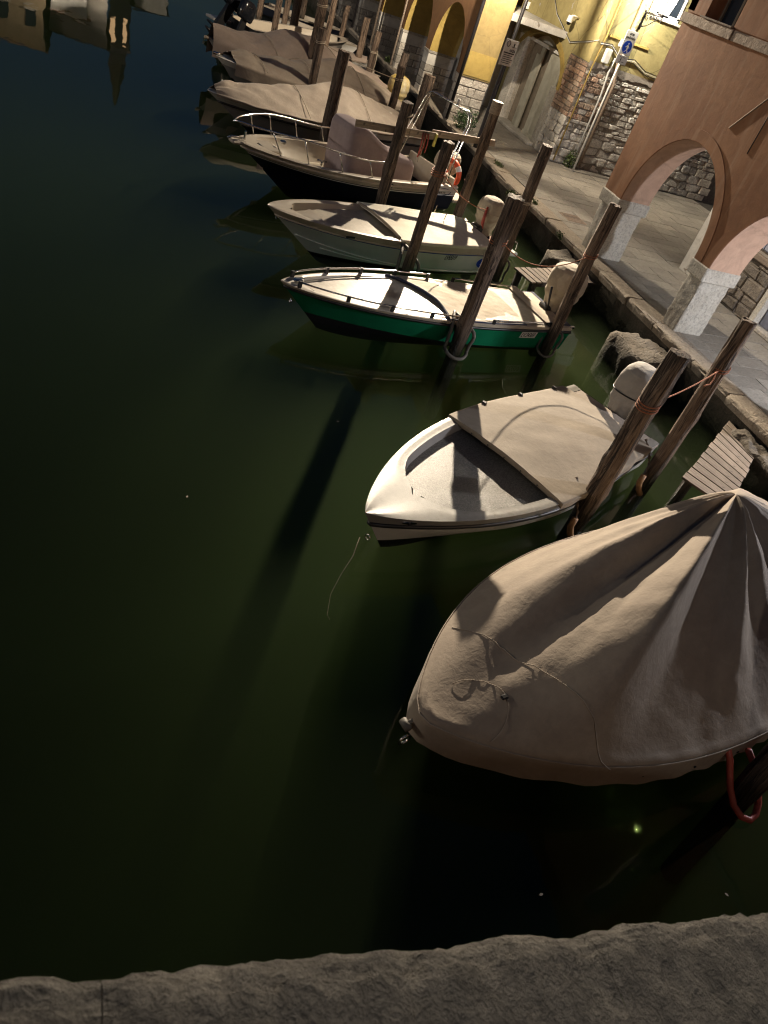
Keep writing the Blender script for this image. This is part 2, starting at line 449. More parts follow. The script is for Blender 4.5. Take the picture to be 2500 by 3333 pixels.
def pane_mat():
    t = NT("lamp_glass")
    tr = t.node("ShaderNodeBsdfTransparent"); em = t.node("ShaderNodeEmission"); mx = t.node("ShaderNodeMixShader")
    em.inputs[0].default_value = (1, .96, .86, 1); em.inputs[1].default_value = 5.0
    mx.inputs[0].default_value = .35
    t.link(tr.outputs[0], mx.inputs[1]); t.link(em.outputs[0], mx.inputs[2])
    t.link(mx.outputs[0], t.n["Material Output"].inputs[0])
    return t.mat
MAT['lamp_glass'] = pane_mat()
MAT['window_lit'] = emit_mat("lit_window", (1.0, .62, .30), 1.3)

def text_mesh(body, size, name, align='LEFT', shear=0.0, bold=0.0):
    """flat lettering as (verts, faces) in text units"""
    cu = bpy.data.curves.new(name, 'FONT'); cu.body = body; cu.size = size; cu.align_x = align
    cu.shear = shear; cu.offset = bold; cu.resolution_u = 3
    o = bpy.data.objects.new(name, cu); COL.objects.link(o)
    bpy.context.view_layer.update()
    me = bpy.data.meshes.new_from_object(o.evaluated_get(bpy.context.evaluated_depsgraph_get()))
    vs = [tuple(v.co) for v in me.vertices]; fs = [tuple(p.vertices) for p in me.polygons]
    bpy.data.objects.remove(o); bpy.data.curves.remove(cu); bpy.data.meshes.remove(me)
    return vs, fs
def text_part(body, size, mapper, mat, parent, name="lettering", align='LEFT', shear=0.0, bold=0.0, stretch=1.0):
    vs, fs = text_mesh(body, size, name, align, shear, bold)
    b = MB(); b.add([mapper(v[0] * stretch, v[1]) for v in vs], fs)
    return b.build(name, mat, parent)

MAT['rim'] = simple("pale_gunwale", (.25, .238, .21), .4, .12, 20, .15, 80, dirt=(.18, .17, .145))
# =================================================================== SETTING
ZQ = 0.70
XQ = 9.90
# ---- water: a calm reflecting surface over murky green water that scatters the lamp light
def water_mat():
    t = NT("canal_water")
    g = t.node("ShaderNodeNewGeometry"); pos = g.outputs["Position"]
    mp = t.node("ShaderNodeMapping"); mp.inputs["Scale"].default_value = (1, .6, 1); t.link(pos, mp.inputs[0])
    n1 = t.noise(mp.outputs[0], .55, 2, .5, .3); n2 = t.noise(mp.outputs[0], 3.2, 2, .5)
    b = t.bump(n1, .05, .25); b = t.bump(n2, .018, .05, b)
    fr = t.node("ShaderNodeFresnel"); t.link(b, fr.inputs[1])
    ior = t.math('SUBTRACT', 1.33, t.math('MULTIPLY', g.outputs["Backfacing"], 1.33 - 1 / 1.33)); t.link(ior, fr.inputs[0])
    tr = t.node("ShaderNodeBsdfTransparent"); tr.inputs[0].default_value = (.97, .98, .97, 1)
    gl = t.node("ShaderNodeBsdfGlossy"); gl.inputs["Roughness"].default_value = .012; t.link(b, gl.inputs["Normal"])
    mx = t.node("ShaderNodeMixShader")
    t.link(fr.outputs[0], mx.inputs[0]); t.link(tr.outputs[0], mx.inputs[1]); t.link(gl.outputs[0], mx.inputs[2])
    out = t.n["Material Output"]; t.link(mx.outputs[0], out.inputs["Surface"])
    v = t.node("ShaderNodeVolumePrincipled")
    v.inputs["Color"].default_value = (.100, .138, .076, 1); v.inputs["Density"].default_value = 1.2
    v.inputs["Anisotropy"].default_value = .78; v.inputs["Absorption Color"].default_value = (.30, .36, .16, 1)
    t.link(v.outputs[0], out.inputs["Volume"])
    return t.mat
w = MB(); w.box(-70, 10.3, -14, 69.0, -2.6, 0.0)
water = structure(w.build("canal_water", water_mat()))
b = MB(); b.box(-72, 12, -16, 70, -3.2, -2.7)
structure(b.build("canal_bed", MAT['mud']))

# ---- quay: wall, kerb stones, paving slabs
quay = structure(empty("quay"))
b = MB()
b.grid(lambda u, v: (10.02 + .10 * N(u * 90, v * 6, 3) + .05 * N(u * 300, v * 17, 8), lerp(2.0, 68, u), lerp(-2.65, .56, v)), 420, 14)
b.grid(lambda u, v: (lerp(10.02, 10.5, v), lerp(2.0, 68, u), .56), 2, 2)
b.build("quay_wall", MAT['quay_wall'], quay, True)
b = MB(); b.box(10.30, 40, 2.0, 68, -1, ZQ - .03)
b.build("paving_bed", MAT['paving_joint'], quay)
rng = random.Random(3)
y = 2.2; k = 0
while y < 60:
    L = rng.uniform(.95, 1.7) if y < 32 else rng.uniform(2.5, 3.2)
    e = MB(); seed = k * 7.3
    nx = int(max(8, L / .09)); dx = rng.uniform(-.03, .03); dz = rng.uniform(-.012, .012)
    prof = [(.02, -.17), (-.015, -.06), (.0, -.015), (.035, .0), (.18, .0), (.45, .0), (.455, -.17)]
    def kv(u, v, y=y, L=L, dx=dx, dz=dz, seed=seed):
        i = v * (len(prof) - 1); a = int(min(i, len(prof) - 2)); fr = i - a
        px = lerp(prof[a][0], prof[a + 1][0], fr); pz = lerp(prof[a][1], prof[a + 1][1], fr)
        yy = y + .012 + u * (L - .024)
        ch = 0.0
        if v < .7:
            ch = .04 * max(0, N(yy * 5, v * 9, seed)) + .02 * N(yy * 17, v * 21, seed)
            e_ = min(u, 1 - u) * L
            ch += .05 * max(0, 1 - e_ / .07) * (.5 + .5 * N(yy * 8, 3, seed)) * (1 - v)
        return (XQ + dx + px + ch, yy, ZQ + dz + pz - (ch * .35 if v < .5 else 0))
    e.grid(kv, nx, 13)
    n = nx; e.f.append(tuple(range(0, 13))); e.m.append(0); e.f.append(tuple(range((nx - 1) * 13, nx * 13))); e.m.append(0)
    e.build("kerb_stone", MAT['kerb'], quay, 40)
    y += L; k += 1
slab_meshes = []
for q in range(8):
    e = MB(); r2 = random.Random(q); e.cbox(-.5, .5, -.5, .5, -.5, .5, .012, .012, r2); slab_meshes.append(e.mesh("paving_slab", MAT['paving']))
count = 0
rows = []
y = 6.2
while y < 34:
    d = rng.uniform(.34, .46) if y < 16 else rng.uniform(.42, .56)
    rows.append((y, d)); y += d
for (y, d) in rows:
    x = 10.36 + rng.uniform(-.0, .0); xe = 12.9 if (y < 14.2 or y > 21.2) else 18.6
    first = True
    while x < xe - .05:
        L = rng.uniform(.55, 1.05)
        if first: L *= rng.uniform(.4, 1); first = False
        L = min(L, xe - x)
        if xe - x - L < .25: L = xe - x
        if count < 300:
            inst("paving_slab", rng.choice(slab_meshes), quay, (x + L / 2, y + d / 2, ZQ - .028 + rng.uniform(-.003, .003)), (rng.uniform(-.004, .004), rng.uniform(-.004, .004), 0), (L - .014, d - .014, .055))
            count += 1
        else:
            if count == 300: rest = MB()
            rest.cbox(x + .007, x + L - .007, y + .007, y + d - .007, ZQ - .06, ZQ - .001 + rng.uniform(-.003, .003), .008); count += 1
        x += L
if count > 300:
    o = rest.build("paving_slabs_far", MAT['paving'], quay); o["kind"] = "stuff"

# rough stone blocks standing in the water at the foot of the quay
def rough_block(name, x0, x1, y0, y1, z0, z1, seed, label):
    e = MB()
    def fn(u, v):
        th = 2 * pi * u; c, s = cos(th), sin(th); k = (abs(c) ** 8 + abs(s) ** 8) ** (-1 / 8)
        prof = [(0, z0), (1, z0), (1.0, lerp(z0, z1, .5)), (.97, z1 - .05), (.88, z1), (0, z1 + .01)]
        i = v * 5; a = int(min(i, 4)); f = i - a
        r = lerp(prof[a][0], prof[a + 1][0], f); z = lerp(prof[a][1], prof[a + 1][1], f)
        X = (x0 + x1) / 2 + (x1 - x0) / 2 * c * k * r; Y = (y0 + y1) / 2 + (y1 - y0) / 2 * s * k * r
        q = .09 * N(X * 3, Y * 3, z * 3 + seed) + .045 * N(X * 8, Y * 8, z * 8 + seed) + .02 * N(X * 20, Y * 20, z * 20)
        return (X + q, Y + q * .7, z + q * .8)
    e.grid(fn, 40, 31, closed_u=True)
    return tag(e.build(name, MAT['block'], None, True), label, "stone block")
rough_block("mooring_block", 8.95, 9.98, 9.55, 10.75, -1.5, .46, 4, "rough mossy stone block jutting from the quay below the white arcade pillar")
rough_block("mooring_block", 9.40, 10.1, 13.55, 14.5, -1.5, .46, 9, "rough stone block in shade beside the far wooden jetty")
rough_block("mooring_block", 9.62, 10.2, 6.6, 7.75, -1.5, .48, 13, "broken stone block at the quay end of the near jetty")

# ------------------------------------------------------------------ arch walls
def arch_wall(name, parent, x0, x1, ops, ya, yb, zpier, ztop, mo, mi):
    """wall in the plane x0..x1 along y with arched openings (y0,y1,spring,rise); faces: outer mo, reveal mi"""
    e = MB()
    cols = []
    def cols_for(a, b, n, f):
        for i in range(n + 1):
            y = lerp(a, b, i / n); cols.append((y, f(y)))
    cur = ya
    segs = []
    for (y0, y1, sp, rise) in sorted(ops):
        segs.append((cur, y0, None)); segs.append((y0, y1, (sp, rise))); cur = y1
    segs.append((cur, yb, None))
    for (a, b2, o) in segs:
        n = 36 if o else 4
        pts = []
        for i in range(n + 1):
            y = lerp(a, b2, i / n)
            if o:
                # cosine spacing for a clean curve
                y = (a + b2) / 2 - (b2 - a) / 2 * cos(pi * i / n)
                h = (b2 - a) / 2; q = max(0, 1 - ((y - (a + b2) / 2) / h) ** 2)
                z = o[0] + o[1] * sqrt(q)
            else: z = zpier(a, b2) if callable(zpier) else zpier
            pts.append((y, z))
        vs = []; 
        for (y, z) in pts: vs += [(x0, y, z), (x0, y, ztop), (x1, y, z), (x1, y, ztop)]
        fo = []; fi = []
        for i in range(len(pts) - 1):
            p = 4 * i; q = p + 4
            fo.append((p, q, q + 1, p + 1)); fo.append((p + 2, p + 3, q + 3, q + 2)); fi.append((p, p + 2, q + 2, q)); fo.append((p + 1, q + 1, q + 3, p + 3))
        e.mi = 0; e.add(vs, fo); e.mi = 1; e.add(vs, fi)
    e.mi = 0
    for y in (ya, yb):
        z = segs[0][0] if False else (zpier if not callable(zpier) else zpier(y, y))
        e.add([(x0, y, z), (x1, y, z), (x1, y, ztop), (x0, y, ztop)], [(0, 1, 2, 3)])
    return e.build(name, [mo, mi], parent)
def archivolt(parent, x, y0, y1, sp, rise, w, t, mat, name="archivolt"):
    e = MB(); n = 40
    rings = []
    for i in range(n + 1):
        a = pi * i / n; yc = (y0 + y1) / 2; h = (y1 - y0) / 2
        ci, si = -cos(a), sin(a)
        rings.append([(x, yc + h * ci, sp + rise * si), (x - t, yc + h * ci, sp + rise * si), (x - t, yc + (h + w) * ci, sp + (rise + w) * si), (x, yc + (h + w) * ci, sp + (rise + w) * si)])
    e.loft(rings, True); return e.build(name, mat, parent)
def stone_pier(parent, x0, x1, y0, y1, z0, z1, rows, seed, mat=None, cap=0.0, core=True):
    """a pier built of single blocks"""
    r = random.Random(seed); mat = mat or MAT['stone_rough']
    if core:
        e = MB(); e.box(x0 + .03, x1 - .03, y0 + .03, y1 - .03, z0, z1); e.build("pier_core", MAT['mortar'], parent)
    h = (z1 - z0) / rows
    for i in range(rows):
        za = z0 + i * h; zb = za + h
        n = 2 if (x1 - x0) > .7 else 1
        if i % 2 and n == 2: cuts = [x0, lerp(x0, x1, r.uniform(.3, .42)), lerp(x0, x1, r.uniform(.6, .75)), x1]
        else: cuts = [x0, lerp(x0, x1, r.uniform(.45, .6)), x1] if n == 2 else [x0, x1]
        for a, b2 in zip(cuts, cuts[1:]):
            e = MB(); j = r.uniform(-.012, .012)
            e.cbox(a + .006, b2 - .006, y0 + j, y1 + j, za + .006, zb - .006, .018, .008, r); e.build("stone_block", mat, parent)

# ================================================================== ORANGE ARCADE BUILDING (right)
OB = empty("orange_arcade_building", (11.5, 8, ZQ))
tag(OB, "orange plastered arcade building with stone pillars along the quay on the right", "building")
def P(o): return o
OB.location = (0, 0, 0)
ops = [(10.97, 13.74, 1.95, 1.55), (7.35, 10.50, 1.95, 1.55), (3.9, 6.9, 1.95, 1.55)]
arch_wall("arcade_wall", OB, 10.15, 10.88, ops, 0.6, 14.45, 1.95, 5.05, MAT['orange_plaster'], MAT['pink_plaster'])
for (a, b2, s, r_) in ops[:2]:
    archivolt(OB, 10.15, a - .01, b2 + .01, s, r_ + .01, .20, .012 + .005 * (a > 9), MAT['orange_plaster'])
# upper wall with a window opening
for (ya, yb, za, zb) in ((.6, 12.98, 5.22, 9.6), (13.88, 14.45, 5.22, 9.6), (12.98, 13.88, 7.0, 9.6)):
    e = MB(); e.box(10.15, 10.75, ya, yb, za, zb); e.build("upper_wall", MAT['orange_plaster'], OB)
e = MB(); e.box(10.17, 10.75, .6, 14.44, 5.05, 5.22); e.build("floor_band", MAT['orange_plaster'], OB)
for (ya, yb, t_) in ((12.90, 14.49, .05), (9.2, 12.87, .04), (5.0, 9.17, .045), (.6, 4.97, .045)):
    e = MB(); e.cbox(10.15 - t_, 10.2, ya, yb, 5.04, 5.20, .008); e.build("string_course", MAT['stone_course'], OB)
e = MB(); e.cbox(10.07, 10.25, 12.95, 13.92, 5.205, 5.235, .006); sill = e.build("window_sill", MAT['stone_course'], OB)
win = MB(); win.box(10.50, 10.56, 12.98, 13.88, 5.22, 7.0); wo = win.build("window", MAT['glass_dark'], OB)
for (ya, yb) in ((12.98, 13.03), (13.40, 13.46), (13.83, 13.88)):
    e = MB(); e.box(10.46, 10.499, ya, yb, 5.22, 7.0); e.build("window_frame", MAT['bare_wood'], wo)
e = MB(); e.cbox(10.20, 10.235, 12.70, 12.985, 5.26, 6.95, .006); e.rot = 0; e.build("shutter", MAT['bare_wood'], wo)
e = MB(); e.box(10.15, 14.2, 14.25, 14.452, 5.25, 9.6); e.box(10.88, 14.2, 14.2, 14.448, 3.75, 5.25); e.build("end_wall", MAT['orange_plaster'], OB)
e = MB(); e.box(10.76, 13.6, .6, 14.24, 3.80, 4.0); e.build("arcade_ceiling", MAT['grey_plaster'], OB)
e = MB(); e.box(9.9, 14.6, .3, 14.7, 9.6, 9.8); e.build("roof", MAT['roof'], OB)
e = MB(); e.box(14.2, 14.6, .6, 14.44, 4.0, 9.6); e.build("rear_wall", MAT['orange_plaster'], OB)
# pillars
def pillar(y0, y1, seed):
    p = MB()
    r = random.Random(seed)
    p.grid(lambda u, v: pil(u, v, 10.19, 10.86, y0, y1, ZQ - .02, 1.70, seed), 64, 24, closed_u=True)
    po = p.build("pillar", MAT['stone_pillar'], OB, 45)
    c = MB(); c.cbox(10.12, 10.93, y0 - .04, y1 + .05, 1.70, 1.952, .02, .006, r); c.build("capital", MAT['stone_pillar'], po)
    return po
def pil(u, v, x0, x1, y0, y1, z0, z1, seed):
    per = [(x0, y0), (x1, y0), (x1, y1), (x0, y1), (x0, y0)]
    k = u * 4; a = int(min(k, 3)); f = k - a
    X = lerp(per[a][0], per[a + 1][0], f); Y = lerp(per[a][1], per[a + 1][1], f); z = lerp(z0, z1, v)
    q = .012 * N(X * 7, Y * 7, z * 5 + seed) + .007 * N(X * 22, Y * 22, z * 22)
    q -= .03 * max(0, 1 - min(f, 1 - f) / .05) * (.6 + .5 * N(z * 6, seed, a)) * .5
    cx, cy = (x0 + x1) / 2, (y0 + y1) / 2
    return (X + q * (1 if X > cx else -1), Y + q * (1 if Y > cy else -1), z)
pillar(13.76, 14.43, 1); pillar(10.52, 10.95, 2); pillar(6.92, 7.33, 3); pillar(.62, 3.88, 4)
# iron rod, cable, junction on the facade
e = MB(); e.tube([(10.143, 11.82, 3.92), (10.143, 11.36, 4.47), (10.143, 11.2, 4.66)], .012, 8); e.build("iron_bracket_rod", MAT['stone_course'], OB, True)
e = MB(); e.tube([(10.145, 11.11, 3.72), (10.145, 11.10, 5.0)], .008, 6); e.build("cable", MAT['iron'], OB, True)

# inner wall of the arcade
e = MB(); e.box(12.97, 13.5, .6, 10.0, ZQ - .02, 3.85); e.box(12.97, 13.5, 11.62, 14.2, ZQ - .02, 3.85); e.box(12.97, 13.5, 10.0, 11.62, 2.75, 3.85)
e.build("inner_wall", MAT['grey_plaster'], OB)
r = random.Random(11)
zc_ = ZQ
while zc_ < 1.72:
    hh = min(r.uniform(.16, .34), 1.79 - zc_); y = 11.66
    while y < 13.4:
        L = min(r.uniform(.22, .62), 13.42 - y)
        e = MB(); e.cbox(12.92 + r.uniform(-.03, .02), 12.98, y + .008, y + L - .008, zc_ + .008, zc_ + hh - .008, .03, .02, r); e.build("stone_block", MAT['block_dry'], OB); y += L + .001
    zc_ += hh
e = MB(); e.cbox(12.86, 12.98, 11.60, 13.45, 1.80, 1.93, .02); e.build("stone_ledge", MAT['stone_course'], OB)
e = MB(); e.cbox(12.88, 12.99, 13.5, 14.22, ZQ, 3.84, .012); e.build("white_pilaster", MAT['white_plaster'], OB)
# blue-grey door with stone jambs
d = MB(); d.cbox(13.10, 13.16, 10.16, 11.46, ZQ + .02, 2.6, .006); do = d.build("door", MAT['door_blue'], OB)
for (ya, yb) in ((10.2, 10.62), (10.66, 11.02), (11.06, 11.42)):
    e = MB(); e.cbox(13.075, 13.10, ya, yb, ZQ + .1, 2.5, .008); e.build("door_board", MAT['door_blue'], do)
for (ya, yb) in ((10.0, 10.16), (11.46, 11.62)):
    e = MB(); e.cbox(12.92, 13.2, ya, yb, ZQ - .01, 2.75, .012); e.build("door_jamb", MAT['stone_pillar'], OB)
e = MB(); e.cbox(12.93, 13.18, 10.0, 11.62, 2.6, 2.745, .012); e.build("door_lintel", MAT['stone_pillar'], OB)
e = MB(); e.cbox(12.86, 13.2, 9.9, 11.72, ZQ, ZQ + .10, .02); e.build("door_step", MAT['stone_rough'], OB)
# barred window above the ledge
e = MB(); e.box(12.93, 12.97, 11.72, 12.55, 2.02, 2.9); gw = e.build("window", MAT['door_blue'], OB)
for i in range(3):
    e = MB(); e.cbox(12.905, 12.93, 11.74 + i * .27, 11.99 + i * .27, 2.04, 2.88, .006); e.build("shutter_board", MAT['door_blue'], gw)

# ================================================================== YELLOW CORNER BUILDING
YB = empty("yellow_corner_building"); tag(YB, "yellow plastered corner house with bare stone foot and arched pale doorway", "building")
XW, YW = 12.85, 21.60
e = MB(); e.box(XW + .02, 21, YW, YW + .4, 3.40, 9.5); e.build("south_wall", MAT['yellow_plaster'], YB)
e = MB(); e.box(XW + .04, 21, YW + .03, YW + .4, ZQ - .03, 3.40); e.build("south_wall_foot", MAT['mortar'], YB)
# ragged plaster edge hanging over the bare stone
e = MB()
def rag(u, v):
    x = lerp(XW + .02, 19.5, u); zb = 3.42 - .22 * (.5 + .5 * N(x * 1.3, 4)) - .08 * N(x * 5, 2)
    return (x, YW - .004, lerp(zb, 3.46, v))
e.grid(rag, 120, 2); e.build("plaster_edge", MAT['grey_plaster'], YB)
sm = [];
for q in range(8):
    g = MB(); g.cbox(-.5, .5, -.5, .5, -.5, .5, .16, .11, random.Random(40 + q)); sm.append((g.mesh("wall_stone", MAT['rubble']), None))
sb = []
for q in range(5):
    g = MB(); g.cbox(-.5, .5, -.5, .5, -.5, .5, .10, .04, random.Random(60 + q)); sb.append(g.mesh("brick", MAT['brick']))
r = random.Random(21); cnt = 0; far = MB()
z = ZQ
while z < 3.22:
    big = z < 1.40
    h = r.uniform(.18, .27) if big else r.uniform(.10, .17)
    x = XW + .05 + (0 if int(z * 10) % 2 else -.12)
    while x < 18.9:
        L = r.uniform(.28, .6) if big else r.uniform(.14, .38)
        brick = (not big) and ((x < 13.7 and z > 1.9 and r.random() < .6) or (15.9 < x < 16.5 and r.random() < .3))
        L = .24 if brick else L
        pr = r.uniform(-.01, .05)
        if x > XW + .02 and not (z + h > 3.24):
            if cnt < 295 and x < 18.2:
                inst("brick" if brick else "wall_stone", r.choice(sb) if brick else r.choice(sm)[0], YB, (x + L / 2, YW + .03 - pr + .06, z + h / 2), (0, r.uniform(-.03, .03), 0), (L - .016, .14, h - .016)); cnt += 1
            else:
                far.cbox(x + .008, x + L - .008, YW - .02 - pr * .5, YW + .1, z + .008, z + h - .008, .014, .006, r)
        x += L
    z += h
if far.v:
    o = far.build("wall_stones_rest", MAT['stone_rough'], YB); o["kind"] = "stuff"
# west wall along the quay, with portal
PY0, PY1, PSP, PRI = 22.75, 26.35, 2.40, 1.10
for (ya, yb, za) in ((YW + .001, PY0, 3.4), (PY1, 27.0, 2.35)):
    e = MB(); e.box(XW, XW + .4, ya, yb, za, 9.5); e.build("west_wall", MAT['yellow_plaster'], YB)
arch_wall("portal_wall", YB, XW, XW + .4, [(PY0, PY1, PSP, PRI)], PY0 - .001, PY1 + .001, PSP, 9.5, MAT['yellow_plaster'], MAT['yellow_soffit'])
archivolt(YB, XW, PY0, PY1, PSP, PRI, .16, .04, MAT['yellow_soffit'], "portal_arch")
e = MB(); e.box(XW + .03, XW + .4, YW + .04, PY0, ZQ - .03, 3.4); e.build("west_wall_foot", MAT['mortar'], YB)
z = ZQ; 
while z < 3.3:
    h = r.uniform(.11, .15) if z > 1.9 else r.uniform(.2, .3); y = YW + .03
    while y < PY0 - .05:
        L = min(r.uniform(.22, .4), PY0 - y)
        inst("brick", r.choice(sb) if z > 1.7 else r.choice(sm)[0], YB, (XW + .06 - r.uniform(0, .03), y + L / 2, z + h / 2), (0, 0, pi / 2), (L - .014, .12, h - .014))
        y += L
    z += h
e = MB(); e.box(XW + .30, XW + .4, PY0, PY1, 3.22, 3.6); e.build("lunette", MAT['white_paint'], YB)
e = MB(); e.box(XW + .3, XW + .42, PY0, PY1, ZQ - .02, 3.22); e.build("portal_back", MAT['bare_wood'], YB)
for (ya, yb, xa, mt, nm) in ((25.75, 26.33, XW - .02, 'stone_pillar', "door_jamb"), (22.77, 23.2, XW + .02, 'stone_pillar', "door_jamb")):
    e = MB(); e.cbox(xa, XW + .32, ya, yb, ZQ, 3.24 if ya > 25 else 2.42, .02); e.build(nm, MAT[mt], YB)
e = MB(); e.cbox(XW + .1, XW + .31, 23.0, 26.0, 3.16, 3.26, .01); e.build("door_lintel", MAT['white_paint'], YB)
pd = MB(); pd.cbox(XW + .16, XW + .22, 23.25, 24.15, ZQ + .08, 3.15, .006); pdo = pd.build("door", MAT['door_pale'], YB)
e = MB(); e.cbox(XW + .15, XW + .21, 24.62, 24.84, ZQ + .08, 3.15, .006); e.build("door_board", MAT['door_pale'], YB)
e = MB(); e.cbox(XW + .17, XW + .23, 24.86, 25.12, ZQ + .08, 2.92, .006); e.build("door_board", MAT['door_pale'], YB)
e = MB(); e.cbox(XW + .12, XW + .15, 23.25, 24.14, ZQ + .06, ZQ + .2, .004); e.build("kick_board", MAT['door_pale'], pdo)
e = MB(); e.cbox(XW - .22, XW + .3, 22.9, 26.2, ZQ, ZQ + .09, .015); e.build("door_step", MAT['stone_pillar'], YB)
# end and roof
e = MB(); e.box(XW + .4, 21, 27.0, 27.4, ZQ, 9.5); e.build("north_wall", MAT['yellow_plaster'], YB)
e = MB(); e.box(XW - .4, 21.4, YW - .4, 27.4, 9.5, 9.7); e.build("roof", MAT['roof'], YB)
# moulding, pipes, cables, boxes
e = MB(); e.cbox(13.15, 14.5, YW - .05, YW, 4.12, 4.18, .008); e.build("cable_conduit", MAT['yellow_soffit'], YB)
def pipe(pts, rad, mat, name="drain_pipe"):
    g = MB(); g.tube(pts, rad, 10); return g.build(name, MAT[mat], YB, True)
pipe([(12.98, YW - .03, .75), (12.98, YW - .03, 3.3), (13.05, YW - .03, 4.1), (13.05, YW - .03, 9.4)], .022, 'yellow_soffit', "gas_pipe")
pipe([(13.88, YW - .06, .80), (13.88, YW - .06, 3.1), (13.72, YW - .05, 3.6), (13.70, YW - .05, 9.4)], .05, 'stone_course')
pipe([(13.62, YW - .05, .78), (13.62, YW - .05, 2.7), (13.55, YW - .05, 3.3), (13.56, YW - .05, 3.7)], .028, 'plastic_grey', "cable_pipe")
pipe([(15.55, YW - .05, .9), (15.55, YW - .05, 3.8)], .045, 'stone_course')
pipe([(16.35, YW - .05, .9), (16.35, YW - .05, 3.8)], .03, 'plastic_grey', "cable_pipe")
for k_ in range(5):
    o_ = k_ * .022
    pipe([(XW - .03, 25.6 - o_, 4.9 - o_), (XW - .03, 24.4, 4.1 - o_), (XW - .03, 23.0, 3.62 - o_), (XW - .03, 22.0, 3.85 - o_), (12.86, YW - .04, 3.95 + o_)][:(5 if k_ < 2 else 0)] or
         [(12.95, YW - .04, 3.98 - o_), (13.3, YW - .05, 4.02 - o_), (13.75, YW - .05, 3.78 - o_), (14.2, YW - .05, 3.90 - o_ * 2), (14.7, YW - .05, 3.72 - o_ * 2), (16.5, YW - .05, 3.6 - o_)], .011, 'plastic_grey' if k_ % 2 else 'iron', "cable")
e = MB(); e.cbox(13.18, 13.38, YW - .12, YW - .002, 3.50, 3.86, .02); e.build("meter_box", MAT['plastic_grey'], YB)
e = MB(); e.cbox(13.50, 13.68, YW - .11, YW - .002, 3.98, 4.18, .02); e.build("junction_box", MAT['plastic_grey'], YB)
e = MB(); e.cbox(XW - .1, XW - .002, 26.42, 26.62, 3.85, 4.05, .01); e.build("junction_box", MAT['plastic_grey'], YB)
# upper window beside the lamp
e = MB(); e.box(14.28, 14.98, YW - .02, YW - .002, 5.0, 6.4); uw = e.build("window", MAT['glass_dark'], YB)
for (xa, xb, za, zb) in ((14.20, 14.30, 4.98, 6.4), (14.58, 14.64, 5.0, 6.4), (14.94, 15.02, 4.98, 6.4), (14.2, 15.02, 4.93, 5.03)):
    e = MB(); e.cbox(xa, xb, YW - .05, YW - .021, za, zb, .006); e.build("window_frame", MAT['white_paint'], uw)
e = MB(); e.cbox(14.1, 15.1, YW - .12, YW - .001, 4.86, 4.925, .008); e.build("window_sill", MAT['stone_pillar'], YB)
e = MB(); e.cbox(13.98, 14.19, YW - .05, YW - .001, 4.95, 6.4, .006); e.build("shutter", MAT['bare_wood'], YB)

# ================================================================== OCHRE ARCADE BUILDING (further along the quay)
AB = empty("ochre_arcade_building"); tag(AB, "ochre brown arcade house with stone piers behind the far moored boats", "building")
py = [(23.38, 23.86), (26.50, 26.98), (29.55, 30.05), (32.60, 33.10), (35.70, 36.2), (38.8, 39.3), (42.0, 42.5)]
ops = [(a[1], b2[0], 1.95, 1.55) for a, b2 in zip(py, py[1:])]
arch_wall("arcade_wall", AB, 10.0, 10.95, ops, 23.38, 42.5, 1.95, 9.0, MAT['ochre_plaster'], MAT['yellow_soffit'])
for i, (a, b2) in enumerate(py):
    z1 = 1.95 if i == 0 else 1.55
    stone_pier(AB, 10.0, 10.95, a, b2, ZQ - .02, z1, 4 if i else 5, 80 + i)
    if i:
        e = MB(); e.box(10.001, 10.949, a + .002, b2 - .002, 1.551, 1.949); e.build("pier_plaster", MAT['white_plaster'], AB)
        e = MB(); e.cbox(9.97, 10.97, a - .03, b2 + .03, 1.87, 1.948, .01); e.build("pier_cap", MAT['stone_rough'], AB)
e = MB(); e.box(10.0, 10.94, 23.34, 23.379, 1.95, 9.0); e.build("end_plaster", MAT['yellow_end'], AB)
e = MB(); e.box(10.02, 10.92, 23.32, 23.34, 2.0, 2.62); e.build("plaster_dado", MAT['yellow_soffit'], AB)
e = MB(); e.box(12.85, 13.2, 27.42, 44, ZQ - .02, 3.7); e.build("inner_wall", MAT['white_plaster'], AB)
e = MB(); e.box(10.94, 13.2, 23.4, 44, 3.62, 3.8); e.build("arcade_ceiling", MAT['white_plaster'], AB)
e = MB(); e.box(10.95, 13.2, 43.6, 44, ZQ - .02, 9); e.build("end_wall", MAT['white_plaster'], AB)
e = MB(); e.box(9.7, 14, 23.2, 44.2, 9.0, 9.2); e.build("roof", MAT['roof'], AB)
for (yy, rad, mt) in ((23.30, .05, 'iron'), (32.85, .045, 'stone_course'), (36.0, .045, 'iron'), (29.8, .035, 'stone_course')):
    g = MB(); g.tube([(9.94, yy, .75), (9.94, yy, 9)], rad, 10); g.build("drain_pipe", MAT[mt], AB, True)
e = MB(); e.cbox(12.80, 12.849, 28.2, 29.2, ZQ, 2.8, .01); e.build("door", MAT['door_blue'], AB)
e = MB(); e.cbox(12.80, 12.849, 31.6, 32.7, ZQ, 2.8, .01); e.build("door", MAT['door_pale'], AB)

